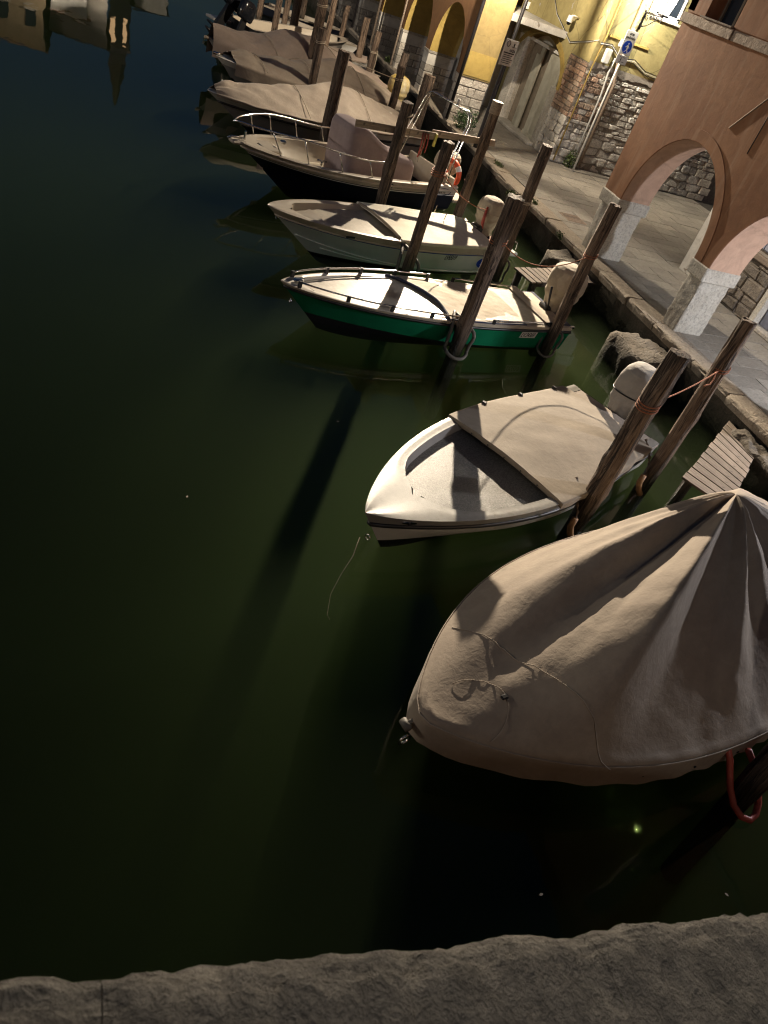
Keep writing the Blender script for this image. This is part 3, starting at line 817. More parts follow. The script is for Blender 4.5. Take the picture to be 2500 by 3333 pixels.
# ================================================================== FAR END OF THE CANAL (seen only as a reflection)
b = MB(); b.box(-70, 40, 68.5, 140, -3, .72); structure(b.build("far_quay", MAT['paving']))
def far_house(name, label, x0, x1, y0, y1, h, mat, wins, roofh=.9, lit=()):
    o = empty(name, (0, 0, 0)); tag(o, label, "building")
    e = MB(); e.box(x0, x1, y0, y1, .7, h); e.build("wall", mat, o)
    e = MB(); xc = (x0 + x1) / 2
    e.add([(x0 - .3, y0 - .3, h), (x1 + .3, y0 - .3, h), (x1 + .3, y1 + .3, h), (x0 - .3, y1 + .3, h), (x0 + .5, (y0 + y1) / 2, h + roofh), (x1 - .5, (y0 + y1) / 2, h + roofh)],
          [(0, 1, 5, 4), (1, 2, 5), (2, 3, 4, 5), (3, 0, 4), (0, 3, 2, 1)]); e.build("roof", MAT['roof'], o)
    for i, (a, b2, c, d_) in enumerate(wins):
        e = MB(); e.box(a, b2, y0 - .03, y0 + .02, c, d_); q = e.build("window", MAT['window_lit'] if i in lit else MAT['glass_dark'], o)
        e = MB(); e.cbox(a - .12, b2 + .12, y0 - .12, y0 - .001, c - .12, c - .002, .01); e.build("sill", MAT['stone_pillar'], q)
    return o
wins = []
for (a, b2) in ((-5.05, -4.3), (-6.9, -6.15), (-8.8, -8.05), (-10.7, -9.95)):
    for (c, d_) in ((8.3, 9.5), (5.2, 6.6), (2.0, 3.6)): wins.append((a, b2, c, d_))
far_house("tan_house", "tan house with dark square windows mirrored in the water", -14, -3.75, 70, 80, 10.75, MAT['tan_plaster'], wins)
far_house("grey_house", "grey brown house mirrored beside the tan house", -3.45, .6, 72, 82, 9.9, MAT['grey_plaster'], [(-2.6, -1.9, 7.0, 8.2), (-2.6, -1.9, 3.6, 4.9), (-.6, .1, 3.6, 4.9)])
far_house("pale_house", "low pale house mirrored in the water before the grey house", -3.35, -.9, 70.2, 71.9, 8.3, MAT['white_plaster'], [(-2.7, -2.0, 4.4, 5.6), (-1.9, -1.3, 1.6, 2.9)], .3)
far_house("white_house", "white low house mirrored right of the bell tower", 2.8, 5.4, 78, 86, 7.6, MAT['white_plaster'], [(3.3, 3.9, 4.6, 5.8), (4.4, 5.0, 4.6, 5.8), (3.3, 3.9, 1.8, 3.0)])
TW = empty("bell_tower"); tag(TW, "slender bell tower with pointed spire mirrored in the canal", "tower")
e = MB(); e.box(.85, 2.65, 80, 81.8, .7, 11.3); e.build("shaft", MAT['grey_plaster'], TW)
e = MB(); e.cbox(.70, 2.80, 79.85, 81.95, 11.3, 11.75, .05); e.build("cornice", MAT['stone_pillar'], TW)
for (a, b2) in ((1.02, 1.42), (2.02, 2.36)):
    e = MB(); e.box(a, b2, 79.97, 80.02, 9.2, 11.0); e.build("belfry_window", MAT['window_lit'], TW)
e = MB(); e.box(1.0, 2.5, 80.15, 81.65, 11.75, 12.9); e.build("drum", MAT['grey_plaster'], TW)
e = MB(); e.loft([[(1.75 + .85 * cos(a * pi / 4 + .39), 80.9 + .85 * sin(a * pi / 4 + .39), 12.9) for a in range(8)], [(1.75 + .02 * cos(a * pi / 4), 80.9 + .02 * sin(a * pi / 4), 16.8) for a in range(8)]]); e.build("spire", MAT['stone_course'], TW)
FL = empty("far_fill_lamp", (-1.0, 69.2, .72)); tag(FL, "added lamp lighting the mirrored houses, on the far quay before the tan house", "street lamp")
e = MB(); e.tube([(0, 0, 0), (0, 0, 5.2), (0, -.25, 5.5)], .05, 8); e.build("pole", MAT['iron'], FL, True)
e = MB(); e.loft([[(.2 * cos(a), -.45 + .2 * sin(a), 5.55) for a in [i * pi / 6 for i in range(12)]], [(.08 * cos(a), -.45 + .08 * sin(a), 5.68) for a in [i * pi / 6 for i in range(12)]]]); e.build("shade", MAT['iron'], FL)
point_lamp("far_fill_light", (-1.0, 68.6, 6.1), 1400, (1.0, .86, .66), .1)  # unseen lamp added to light the mirrored houses

# ================================================================== BRIDGE under the photographer
BR = empty("stone_bridge"); tag(BR, "weathered stone bridge with chipped coping in the foreground", "bridge")
arch = MB()
n = 40
vs = []; fs = []
for i in range(n + 1):
    x = lerp(-16, 9.8, i / n); t_ = (x + 3.1) / 12.9
    zb = max(-.5, 2.1 * (1 - t_ * t_) - .2) if abs(t_) < 1 else -.5
    zt = (3.78 - .277 * max(0, x + .35) if x > -.35 else 3.78 - .20 * (-.35 - x))
    zt = max(zt, zb + .12)
    for yy in (.28, -3.2): vs += [(x, yy, zb), (x, yy, zt)]
for i in range(n):
    a = 4 * i; c = a + 4
    fs += [(a, c, c + 1, a + 1), (a + 2, a + 3, c + 3, c + 2), (a, a + 2, c + 2, c), (a + 1, c + 1, c + 3, a + 3)]
arch.add(vs, fs); arch.build("arch", MAT['quay_wall'], BR)
def coping(xa, xb, seed):
    e = MB(); 
    prof = [(.30, -.32), (.345, -.20), (.352, -.05), (.335, -.012), (.30, .0), (.15, .004), (-.02, .0), (-.30, -.004), (-.34, -.03), (-.35, -.3)]
    nx = int((xb - xa) / .018)
    def fn(u, v):
        i = v * (len(prof) - 1); a = int(min(i, len(prof) - 2)); f = i - a
        Y = lerp(prof[a][0], prof[a + 1][0], f); Z = lerp(prof[a][1], prof[a + 1][1], f)
        x = lerp(xa + .0008, xb - .0008, u)
        edge = max(0, 1 - abs(v - .38) / .2)
        q = .008 * N(x * 6, v * 5, 2) + .006 * N(x * 19, v * 14, 2) + .0045 * N(x * 60, v * 40, 2)
        chip = edge * (.030 * max(0, N(x * 3.7, 2, 4) - .1) + .034 * max(0, N(x * 13, 5, 4) - .05) + .016 * max(0, N(x * 37, 3, 4)))
        e_ = min(u, 1 - u) * (xb - xa); chip += edge * .003 * max(0, 1 - e_ / .03)
        return (x, Y + q - chip, 4.043 - .277 * max(x, -.35) + Z + q * .8 - chip * .5)
    e.grid(fn, max(nx, 12), 60)
    e.build("coping_stone", MAT['parapet'], BR, True)
xs = [-4.5, -2.6, -1.2, .055, .93, 2.3, 3.6, 5.4]
for i, (a, b2) in enumerate(zip(xs, xs[1:])): coping(a, b2, i * 3.7)
e = MB()
for (xa, xb) in ((-4.5, -.35), (-.35, 5.4)):
    pz = lambda x: 4.043 - .277 * max(x, -.35) - .30
    e.loft([[(x, -.28, pz(x) - .6), (x, .27, pz(x) - .6), (x, .27, pz(x)), (x, -.28, pz(x))] for x in (xa, xb)])
e.build("parapet_wall", MAT['parapet'], BR)
BL = empty("pole_lamp", (3.55, -2.9, 3.0)); tag(BL, "added fill lamp on the bridge behind the photographer", "street lamp")
e = MB(); e.tube([(0, 0, -1.2), (0, 0, 3.1), (-.05, .2, 3.45), (-.22, .52, 3.55)], .05, 10); e.build("pole", MAT['iron'], BL, True)
e = MB(); e.loft([[(-.25 + r_ * cos(i * pi / 8), .6 + r_ * sin(i * pi / 8), z) for i in range(16)] for (r_, z) in ((.2, 3.50), (.2, 3.53), (.06, 3.66))], True, False, True); e.build("shade", MAT['iron'], BL, 40)
# opposite bank carrying the added fill lamps, outside the picture
b = MB(); b.box(-60, -30, -14, 68, -3, .72); structure(b.build("left_quay", MAT['paving']))
for yy, wd in ((15.0, "opposite the middle boats"), (29.0, "opposite the far boats")):
    o = empty("pole_lamp", (-30.2, yy, .72)); tag(o, "added fill lamp on the far left bank, %s, out of the picture" % wd, "street lamp", "fill lamps added on the left bank")
    e = MB(); e.tube([(0, 0, 0), (0, 0, 4.8), (.3, 0, 5.15), (.9, 0, 5.2)], .05, 10); e.build("pole", MAT['iron'], o, True)
    e = MB(); e.loft([[(1.0 + r_ * cos(i * pi / 8), r_ * sin(i * pi / 8), z) for i in range(16)] for (r_, z) in ((.2, 5.02), (.2, 5.06), (.06, 5.2))], True, False, True); e.build("shade", MAT['iron'], o, 40)
# =================================================================== MOORING POSTS
def post_mesh(h, r, seed, depth=1.2, taper=.05):
    e = MB(); seg = 26; nz = 34
    rr = random.Random(seed)
    lob = rr.uniform(0, 6.28); knots = [(rr.uniform(.1, .95) * h, rr.uniform(0, 6.28), rr.uniform(.015, .04)) for _ in range(5)]
    notch = (rr.uniform(.25, .8) * h, rr.uniform(0, 6.28))
    def fn(u, v):
        z = -depth + v * (h + depth); th = 2 * pi * u
        q = r * (1 - taper * (z / h))
        q *= 1 + .07 * cos(2 * th + lob) + .05 * N(cos(th) * 1.2, sin(th) * 1.2, z * 1.1 + seed)
        q += .012 * N(cos(th) * 4, sin(th) * 4, z * .9 + seed) * 1.2 + .006 * N(cos(th) * 9, sin(th) * 9, z * 3 + seed)
        for kz, kt, ka in knots:
            d = ((z - kz) / .09) ** 2 + ((th - kt + pi) % (2 * pi) - pi) ** 2 / .16
            q += ka * math.exp(-d)
        d = ((th - notch[1] + pi) % (2 * pi) - pi)
        q -= .02 * math.exp(-(d / .12) ** 2) * sstep(0, .5, z)
        if z < .55: q *= 1 - .10 * sstep(.5, .0, z) + .05 * N(th, z * 8, seed)
        bx = .05 * N(z * .55, seed, 1) * (z / h if z > 0 else 0); by = .05 * N(z * .55, seed, 5) * (z / h if z > 0 else 0)
        return (bx + q * cos(th), by + q * sin(th), z + (.025 * N(cos(th) * 2, sin(th) * 2, seed) if v > .99 else 0))
    e.grid(fn, seg, nz, closed_u=True)
    top = [i * nz + nz - 1 for i in range(seg)]
    c = len(e.v); cv = [sum(e.v[i][k] for i in top) / seg for k in range(3)]; e.v.append((cv[0], cv[1], cv[2] + .012))
    for i in range(seg): e.f.append((top[i], top[(i + 1) % seg], c)); e.m.append(0)
    return e.mesh("mooring_post", MAT['post'], 50)
POST_N = [0]
def mooring_post(x, y, h, r, label, lean=(0, 0), group="wooden mooring posts", taper=.05):
    POST_N[0] += 1
    o = bpy.data.objects.new("mooring_post", post_mesh(h, r, POST_N[0] * 5.17, taper=taper)); COL.objects.link(o)
    o.location = (x, y, 0); o.rotation_euler = (-lean[1], lean[0], POST_N[0] * 1.3 if lean == (0, 0) else 0)
    tag(o, label, "mooring post", group); return o
PST = {}
PST[0] = mooring_post(5.585, 2.05, 2.6, .112, "dark wet post at the right edge beside the big covered boat, red hose round it", (0, .08))
PST[1] = mooring_post(5.77, 5.70, 2.50, .118, "cracked grey post with orange rope wraps standing at the grey dinghy's side")
PST[2] = mooring_post(7.44, 6.62, 2.62, .105, "tall straight post at the dinghy's stern corner, orange rope knotted round it")
PST[3] = mooring_post(5.52, 9.72, 2.56, .128, "thick dark post against the green boat's side, grey hose looped at its foot", taper=.0)
PST[4] = mooring_post(7.49, 10.22, 2.66, .102, "slim post beside the green boat's number plate at its stern")
PST[5] = mooring_post(7.68, 13.12, 2.66, .115, "post behind the thick dark one, near the white boat's stern")
PST[6] = mooring_post(5.32, 12.10, 2.52, .108, "post with grey hose loop against the white boat's side")
PST[7] = mooring_post(5.57, 15.00, 2.39, .122, "thick round post carrying the left part of the plank beam by the navy boat")
PST[8] = mooring_post(7.44, 15.20, 2.79, .104, "post with smooth cap band carrying the right end of the plank beam")
PST[9] = mooring_post(5.18, 18.90, 2.34, .138, "split pale post standing before the nearest covered boat of the far row")
PST[10] = mooring_post(5.40, 22.20, 2.20, .115, "short dark post with two rope turns among the far covered boats")
PST[11] = mooring_post(7.95, 22.75, 1.80, .115, "dark post with rope tied near its foot by the covered boats' sterns")
PST[12] = mooring_post(8.70, 22.45, 1.84, .175, "stout fluted post near the quay behind the navy boat's steel hoop")
PST[13] = mooring_post(8.85, 25.4, 1.80, .120, "cracked post just before the first stone pier of the ochre arcade")
PST[14] = mooring_post(8.75, 28.3, 1.80, .120, "dark post with pale rope hanging, beside the yellow covered motor")
PST[15] = mooring_post(9.00, 30.8, 1.80, .125, "dark post in front of the second stone pier of the ochre arcade")
PST[16] = mooring_post(8.65, 32.5, 1.80, .105, "slim straight post alone against the far pavement")
PST[17] = mooring_post(5.80, 24.50, 2.9, .145, "massive tall post tied with twine, rising out of the top of the picture")
PST[18] = mooring_post(7.45, 29.9, 2.9, .115, "thin post close behind the massive tall post")
PST[19] = mooring_post(5.98, 31.9, 2.8, .120, "leftmost of the three bark covered posts behind the reddish covered boat")
PST[20] = mooring_post(6.42, 32.5, 2.8, .115, "middle of the three bark covered posts behind the reddish covered boat")
PST[21] = mooring_post(6.86, 32.9, 2.8, .165, "rightmost and thickest of the three bark covered posts")
PST[22] = mooring_post(5.75, 34.2, 2.4, .11, "thin far post between the black motors and the bark covered posts")
PST[23] = mooring_post(8.2, 38.0, 2.3, .12, "furthest dark post near the top of the picture by the dark boat")
# smooth sleeve on the post by the navy boat
e = MB(); e.tube([(0, 0, 2.57), (0, 0, 2.80)], .112, 20); e.build("cap_band", MAT['beam'], PST[8], 40)

def wrap(x, y, z, r, turns, mat, label, name="rope_wrap", rad=.011, tails=()):
    e = MB(); n = int(26 * turns)
    pts = [(x + (r + .004) * cos(2 * pi * i / 26), y + (r + .004) * sin(2 * pi * i / 26), z + .036 * i / 26 + .02 * sin(2 * pi * i / 26 + 1)) for i in range(n + 1)]
    for t_ in tails: pts = pts + t_
    e.tube(pts, rad, 7)
    return e.build(name, mat, None, True)
def rope(name, pts, rad, mat, label, cat="rope", group=None):
    e = MB(); e.tube(pts, rad, 7); o = e.build(name, mat, None, True); return tag(o, label, cat, group)
def mooring_rope(name, wraps, span, mat, rad, label):
    """a rope with turns round its posts; the span is the base mesh, turns are parts"""
    e = MB(); e.tube(span, rad, 7); o = e.build(name, mat, None, True); tag(o, label, "rope")
    for (x, y, z, r, t_) in wraps:
        w_ = wrap(x, y, z, r, t_, mat, "", rad=rad); w_.parent = o; w_.name = "rope_turn"
    return o
mooring_rope("mooring_rope", [(5.76, 5.70, 1.79, .118, 3), (7.44, 6.62, 1.93, .103, 2)], catenary((5.88, 5.75, 1.86), (7.36, 6.55, 1.96), .05), MAT['rope_orange'], .008, "orange rope stretched between the two posts beside the grey dinghy")
rope("rope_tail", [(7.34, 6.56, 1.96), (7.31, 6.50, 1.86), (7.27, 6.47, 1.80), (7.19, 6.44, 1.80), (7.14, 6.42, 1.79)], .008, MAT['rope_orange'], "loose orange rope end hanging from the knot on the tall straight post")
mooring_rope("mooring_rope", [(5.52, 9.73, 1.88, .126, 2), (7.49, 10.22, 1.80, .102, 2)], catenary((5.64, 9.72, 1.88), (7.40, 10.16, 1.82), .24), MAT['rope_orange'], .008, "brownish rope sagging over the green boat's motor cover between two posts")
mooring_rope("mooring_rope", [(5.32, 12.10, 1.98, .112, 3)], catenary((5.43, 12.12, 2.02), (7.42, 13.92, 1.10), .12), MAT['rope_orange'], .008, "orange rope running from the hose-looped post to the white boat's motor cover")
mooring_rope("mooring_rope", [(5.40, 22.20, 1.86, .115, 2), (7.95, 22.75, 1.45, .112, 2)], catenary((5.51, 22.2, 1.88), (7.85, 22.75, 1.47), .06), MAT['rope'], .010, "pale rope strung across the far covered boats between two dark posts")
for (x, y, z, r, k, lb) in ((5.57, 15.0, 2.15, .122, 1, "thin cord tied round the thick round post by the plank beam"), (7.68, 13.12, 1.6, .115, 2, "red brown cord tied round the post behind the thick dark one"), (8.75, 28.3, 1.15, .118, 2, "pale cord wound round the dark post beside the yellow covered motor"), (5.80, 24.5, 2.40, .145, 2, "twine wound round the massive tall post")):
    tag(wrap(x, y, z, r, k, MAT['rope'], "", "tied_cord"), lb, "cord")
rope("rope_tail", [(8.86, 28.22, 1.18), (8.87, 28.2, .9), (8.85, 28.22, .5), (8.9, 28.2, .3)], .014, MAT['rope'], "pale rope end hanging down the dark post beside the yellow covered motor")

# horizontal plank beam nailed to the posts by the navy boat
BM = empty("plank_beam", (0, 0, 0)); tag(BM, "horizontal weathered plank beam nailed across the posts over the navy boat", "beam")
def plank_between(a, b_, w_, t_, name, mat, parent, seed=0):
    a = Vector(a); b_ = Vector(b_); L = (b_ - a).length
    e = MB(); e.cbox(0, L, -t_ / 2, t_ / 2, -w_ / 2, w_ / 2, .006, .002, random.Random(seed))
    o = e.build(name, mat, parent); d = b_ - a
    o.location = a; o.rotation_euler = (0, -atan2(d.z, hypot(d.x, d.y)), atan2(d.y, d.x)); return o
plank_between((4.68, 15.17, 1.77), (5.79, 15.165, 1.85), .135, .045, "plank", MAT['beam'], BM, 1)
plank_between((5.80, 15.165, 1.852), (6.40, 15.16, 1.905), .135, .045, "plank", MAT['beam'], BM, 2)
plank_between((6.34, 15.345, 1.91), (7.76, 15.34, 2.02), .125, .045, "plank", MAT['beam'], BM, 3)
e = MB(); e.cbox(6.33, 6.38, 15.10, 15.14, 1.72, 1.96, .004); e.build("yellow_tag", simple("yellow_plastic", (.62, .56, .12), .5), BM)
# bundle of cords hung on the beam
CB = empty("cord_bundle", (6.13, 15.12, 1.90)); tag(CB, "bundle of red and pale cords hanging from the plank beam", "cord")
rg = random.Random(5)
for i in range(7):
    e = MB(); x = -.06 + .02 * i; l = rg.uniform(.25, .55)
    e.tube([(x, 0, .02), (x + rg.uniform(-.03, .03), -.02, -l * .5), (x + rg.uniform(-.06, .04), -.02, -l)], .012 if i % 3 == 0 else .007, 6)
    e.build("cord", [MAT['hose_red'], MAT['rope'], MAT['rope_orange']][i % 3], CB, True)
# =================================================================== BOATS
class Boat:
    def __init__(self, name, label, bow, stern, B, zst, zbw, rake, s0=.45, p=2.2, q=1.0, st=.86, wc=(.86, .35), zc=(.04, .30), group="boats moored along the quay"):
        self.L = hypot(bow[0] - stern[0], bow[1] - stern[1])
        self.B, self.zst, self.zbw, self.rake, self.s0, self.p, self.q, self.st, self.wc, self.zc = B, zst, zbw, rake, s0, p, q, st, wc, zc
        self.o = empty(name, (stern[0], stern[1], 0), atan2(bow[1] - stern[1], bow[0] - stern[0]))
        tag(self.o, label, "boat", group)
    def half(self, s):
        s = max(0, min(1, s))
        h = self.B / 2 * lerp(self.st, 1, sstep(0, self.s0, s))
        if s > self.s0:
            k = (s - self.s0) / (1 - self.s0); h *= max(0, 1 - k ** self.p) ** self.q
        return h
    def zs(self, s): return self.zst + (self.zbw - self.zst) * s ** 2
    def X(self, s, z): return s * self.L - self.rake * s ** 4 * max(0, (self.zs(s) - z)) / self.zbw
    def side(self, s, z):
        h = self.half(s); zs = self.zs(s); k = s ** 2
        zc = lerp(self.zc[0], self.zc[1], s ** 3); w_ = lerp(self.wc[0], self.wc[1], k)
        if z >= zc: return h * lerp(w_, 1, ((z - zc) / max(.01, zs - zc)) ** (.8 + .7 * k))
        zk = -.32
        return h * w_ * max(0, (z - zk) / (zc - zk)) ** .8
    def half_at(self, x, z):
        """hull half breadth at local x and height z (stem rake undone)"""
        s = min(1, x / self.L)
        for _ in range(6): s = min(1, max(0, s + (x - self.X(s, z)) / self.L))
        return self.side(s, z)
    def hull(self, bands, n=46):
        """bands: [(depth below sheer, material)], last one reaches the keel"""
        e = MB(); mats = []
        bands = bands[:-1] + [('wl', bands[-1][1]), (2, 'black')]
        for sgn in (1, -1):
            zlist = lambda s: None
            for bi, (d, mt) in enumerate(bands):
                if mt not in mats: mats.append(mt)
                d0 = bands[bi - 1][0] if bi else 0.0
                wl0 = d0 == 'wl'; wl1 = d == 'wl'; d0 = 0 if wl0 else d0; d = 0 if wl1 else d
                e.mi = mats.index(mt)
                last = bi == len(bands) - 1
                nr = 9 if wl1 else (5 if last else 2)
                def fn(u, v, d0=d0, d=d, last=last, wl0=wl0, wl1=wl1):
                    zs = self.zs(u); za = .035 if wl0 else zs - d0
                    zb = .035 if wl1 else (lerp(-.32, -.12, u ** 3) if last else zs - d)
                    z = lerp(za, zb, v)
                    return (self.X(u, z), sgn * self.side(u, z), z)
                e.grid(fn, n, nr)
        # transom
        e.mi = mats.index(bands[-1][1])
        zz = [lerp(self.zs(0), -.32, i / 8) for i in range(9)]
        e.loft([[(0, self.side(0, z), z), (0, -self.side(0, z), z)] for z in zz], False, False, False)
        return e.build("hull", [MAT[k] for k in mats], self.o, 35)
    def rail_strip(self, drop, rad, mat, name="rub_rail", out=.008, n=40):
        pts = []
        for i in range(n + 1):
            s = i / n; z = self.zs(s) - drop; pts.append((self.X(s, z), self.side(s, z) + out, z))
        for i in range(n, -1, -1):
            s = i / n; z = self.zs(s) - drop; pts.append((self.X(s, z) + (.0), -self.side(s, z) - out, z))
        e = MB(); e.tube(pts, rad, 8); return e.build(name, mat, self.o, True)
    def inner(self, s, w, sa, sb):
        h = max(0, self.half(s) - w)
        if s >= sb: return 0.0
        if s > sa: h = min(h, (self.half(sa) - w) * sqrt(max(0, 1 - ((s - sa) / (sb - sa)) ** 2.2)) if sb < 1 else h)
        return h
    def deck(self, w, sa, sb, lip=0.0, mat='cream', n=60, name="gunwale", s_start=0.0):
        e = MB()
        for sgn in (1, -1):
            def fn(u, v):
                s = lerp(s_start, 1, u); a = self.half(s); b_ = self.inner(s, w, sa, sb)
                z = self.zs(s) + lip * sin(pi * min(1, v * 1.4)) * (1 if v < .7 else .8) + (.0)
                return (self.X(s, self.zs(s)), sgn * lerp(a, b_, v), z)
            e.grid(fn, n, 5)
        return e.build(name, MAT[mat], self.o, 40)
    def well(self, w, sa, sb, zf, s_start, mat='cream', fmat='deck', n=50, slope=.04):
        e = MB()
        for sgn in (1, -1):
            def fn(u, v):
                s = lerp(s_start, sb - .001, u); b_ = self.inner(s, w, sa, sb)
                zz = lerp(self.zs(s), zf, v); return (self.X(s, self.zs(s)), sgn * max(0, min(b_ - slope * v, self.half_at(self.X(s, self.zs(s)), zz) - .05)), zz)
            e.grid(fn, n, 5)
        e.build("inner_liner", MAT[mat], self.o, True)
        f = MB()
        def ff(u, v):
            s = lerp(s_start, sb - .002, u); b_ = max(0, min(self.inner(s, w, sa, sb) - slope, self.half_at(self.X(s, self.zs(s)), zf) - .05))
            return (self.X(s, self.zs(s)), lerp(-b_, b_, v), zf + .004 * N(u * 9, v * 9))
        f.grid(ff, n, 9)
        return f.build("sole", MAT[fmat], self.o, True)
    def cover(self, sa, sb, H, ex, mat, name="canvas_cover", over=.035, skirt=.12, fold=.02, seed=0, n=90, m=61, front=0.0, back=0.0, lift=.02, fs=7.0, zfun=None):
        """canvas draped over the boat: H(s) crown height, ex(s) cross-section exponent"""
        e = MB(); self.cov = (H, ex)
        def fn(u, v):
            s = lerp(sa, sb, u); t = -1.28 + 2.56 * v
            a = min(1, abs(t)); sg = 1 if t > 0 else -1
            hw = self.half(s) + over
            z = self.zs(s) + lift + H(s) * (1 - a ** ex(s))
            yy = t * hw if abs(t) < 1 else sg * hw
            if abs(t) > 1:
                k = (abs(t) - 1) / .28
                z -= k * skirt * (1 + .25 * N(s * 11, seed, sg)) ; yy += sg * (.012 * sin(s * 60 + seed) * k + .01)
                zz = z; yy = sg * max(abs(yy) * 1.0, self.side(s, max(0.05, z)) + .02)
            f = fold * (N(s * fs, t * 2.2, seed) + .6 * N(s * fs * 2.3 + t * 3, t * 3.1, seed + 4) + .9 * (.35 - abs(N(s * fs * 1.1 - t * 1.7, t * 1.3 + s * 2, seed + 9)))) * (1 - a * .6)
            z += f
            x = self.X(s, self.zs(s))
            if zfun: z = zfun(s, t, z)
            return (x, yy, z)
        e.grid(fn, n, m)
        nn = n
        if front: # vertical flap at the forward edge
            base = [fn(1, j / (m - 1)) for j in range(m)]
            base = [p for p in base]
            e.loft([base, [(p[0] + .015, p[1] * .995, p[2] - front * .5) for p in base], [(p[0] - .01, p[1] * .99, p[2] - front) for p in base]], False, False, False)
        if back:
            base = [fn(0, j / (m - 1)) for j in range(m)]
            e.loft([base, [(p[0] - .02, p[1], p[2] - back) for p in base]], False, False, False)
        return e.build(name, MAT[mat], self.o, True)
    def side_text(self, body, size, x0, z0, mat, sgn=1, name="lettering", shear=0.0, bold=0.0, stretch=1.0, off=.007, tilt=0.0):
        def mp(a, b_):
            x = x0 - a; z = z0 + b_ - tilt * a; s = x / self.L
            # invert the stem rake
            for _ in range(3): s += (x - self.X(s, z)) / self.L
            return (x, sgn * (self.side(s, z) + off), z)
        return text_part(body, size, mp, mat, self.o, name, 'LEFT', shear, bold, stretch)
    def side_patch(self, x0, x1, z0, z1, mat, name, sgn=1, off=.004, shape='rect', n=24, tilt=0.0):
        e = MB()
        def mp(x, z):
            s = x / self.L
            for _ in range(3): s += (x - self.X(s, z)) / self.L
            return (x, sgn * (self.side(s, z) + off), z)
        if shape == 'rect': e.grid(lambda u, v: mp(lerp(x0, x1, u), lerp(z0, z1, v) + tilt * lerp(0, x1 - x0, u)), 9, 5)
        else:
            xc, zc, rx, rz = (x0 + x1) / 2, (z0 + z1) / 2, (x1 - x0) / 2, (z1 - z0) / 2
            if shape == 'ellipse': e.grid(lambda u, v: mp(xc + rx * v * cos(2 * pi * u), zc + rz * v * sin(2 * pi * u) + tilt * rx * v * cos(2 * pi * u)), n, 4, closed_u=True)
            elif shape == 'ring': e.grid(lambda u, v: mp(xc + rx * lerp(.93, 1, v) * cos(2 * pi * u), zc + rz * lerp(.88, 1, v) * sin(2 * pi * u) + tilt * rx * cos(2 * pi * u)), n, 2, closed_u=True)
            elif shape == 'crescent':
                e.grid(lambda u, v: mp(xc + rx * lerp(1 - .16 * sin(pi * u) ** .7, 1, v) * cos(lerp(-.45 * pi, .62 * pi, u)), zc + rz * lerp(1 - .10 * sin(pi * u), 1, v) * sin(lerp(-.45 * pi, .62 * pi, u)) + tilt * rx * cos(lerp(-.45 * pi, .62 * pi, u))), n, 3)
        return e.build(name, mat, self.o)
    def motor(self, x, y, ztop, w_, d_, cover, seed, zb=.32, lean=0.0, leg=True, strap=None, sep=True):
        """outboard motor under a cloth hood"""
        l = MB(); l.cbox(x - .10, x + .10, y - .07, y + .07, -.45, zb + .12, .03); l.cbox(x + .08, x + .30, y - .12, y + .12, zb - .02, zb + .2, .02)
        mo = l.build("outboard_motor", MAT['black'], self.o)
        e = MB(); H_ = ztop - zb
        prof = [(.55, 0), (.66, .04), (.62, .16), (.72, .30), (.92, .44), (1.0, .60), (.99, .76), (.90, .88), (.70, .955), (.40, .99), (0.01, 1.0)]
        def fn(u, v):
            th = 2 * pi * u; i = v * (len(prof) - 1); a = int(min(i, len(prof) - 2)); f = i - a
            f2 = f * f * (3 - 2 * f) * .5 + f * .5
            r = lerp(prof[a][0], prof[a + 1][0], f2); h = lerp(prof[a][1], prof[a + 1][1], f)
            fold = 1 + (.11 * (1 - h) ** .6) * (N(cos(th) * 3.2, sin(th) * 3.2, seed + h * .8)) + (.19 * abs(N(cos(th) * 5.5, sin(th) * 5.5, seed + 3 + h * .5)) + .02 * sin(th * 9 + seed + 3 * h)) * max(0, .72 - h) * 2 - .06 * math.exp(-((h - .5) / .05) ** 2)
            c, s = cos(th), sin(th); k = (abs(c) ** 2.6 + abs(s) ** 2.6) ** (-1 / 2.6)
            return (x + lean * h + d_ / 2 * r * fold * c * k, y + w_ / 2 * r * fold * s * k, zb + H_ * h + (.02 * N(cos(th) * 3, sin(th) * 3, seed) if h < .05 else 0))
        e.grid(fn, 56, 44, closed_u=True)
        hood = e.build("motor_hood", MAT[cover], mo, True)
        if strap:
            zz = zb + H_ * strap[0]
            g = MB(); rr = strap[1]
            pts = []
            for i in range(40):
                th = 2 * pi * i / 40; c, s = cos(th), sin(th); k = (abs(c) ** 2.6 + abs(s) ** 2.6) ** (-1 / 2.6)
                pts.append((x + lean * strap[0] + d_ / 2 * rr * c * k, y + w_ / 2 * rr * s * k, zz + .015 * sin(th)))
            g.tube(pts, strap[3] if len(strap) > 3 else .011, 6, closed=True); g.build("strap", MAT[strap[2]], mo, True)
        return mo
def tube_part(parent, pts, rad, mat, name, seg=8):
    e = MB(); e.tube(pts, rad, seg); return e.build(name, mat, parent, True)
def box_part(parent, a, name, mat, c=.006):
    e = MB(); e.cbox(*a, c); return e.build(name, mat, parent)
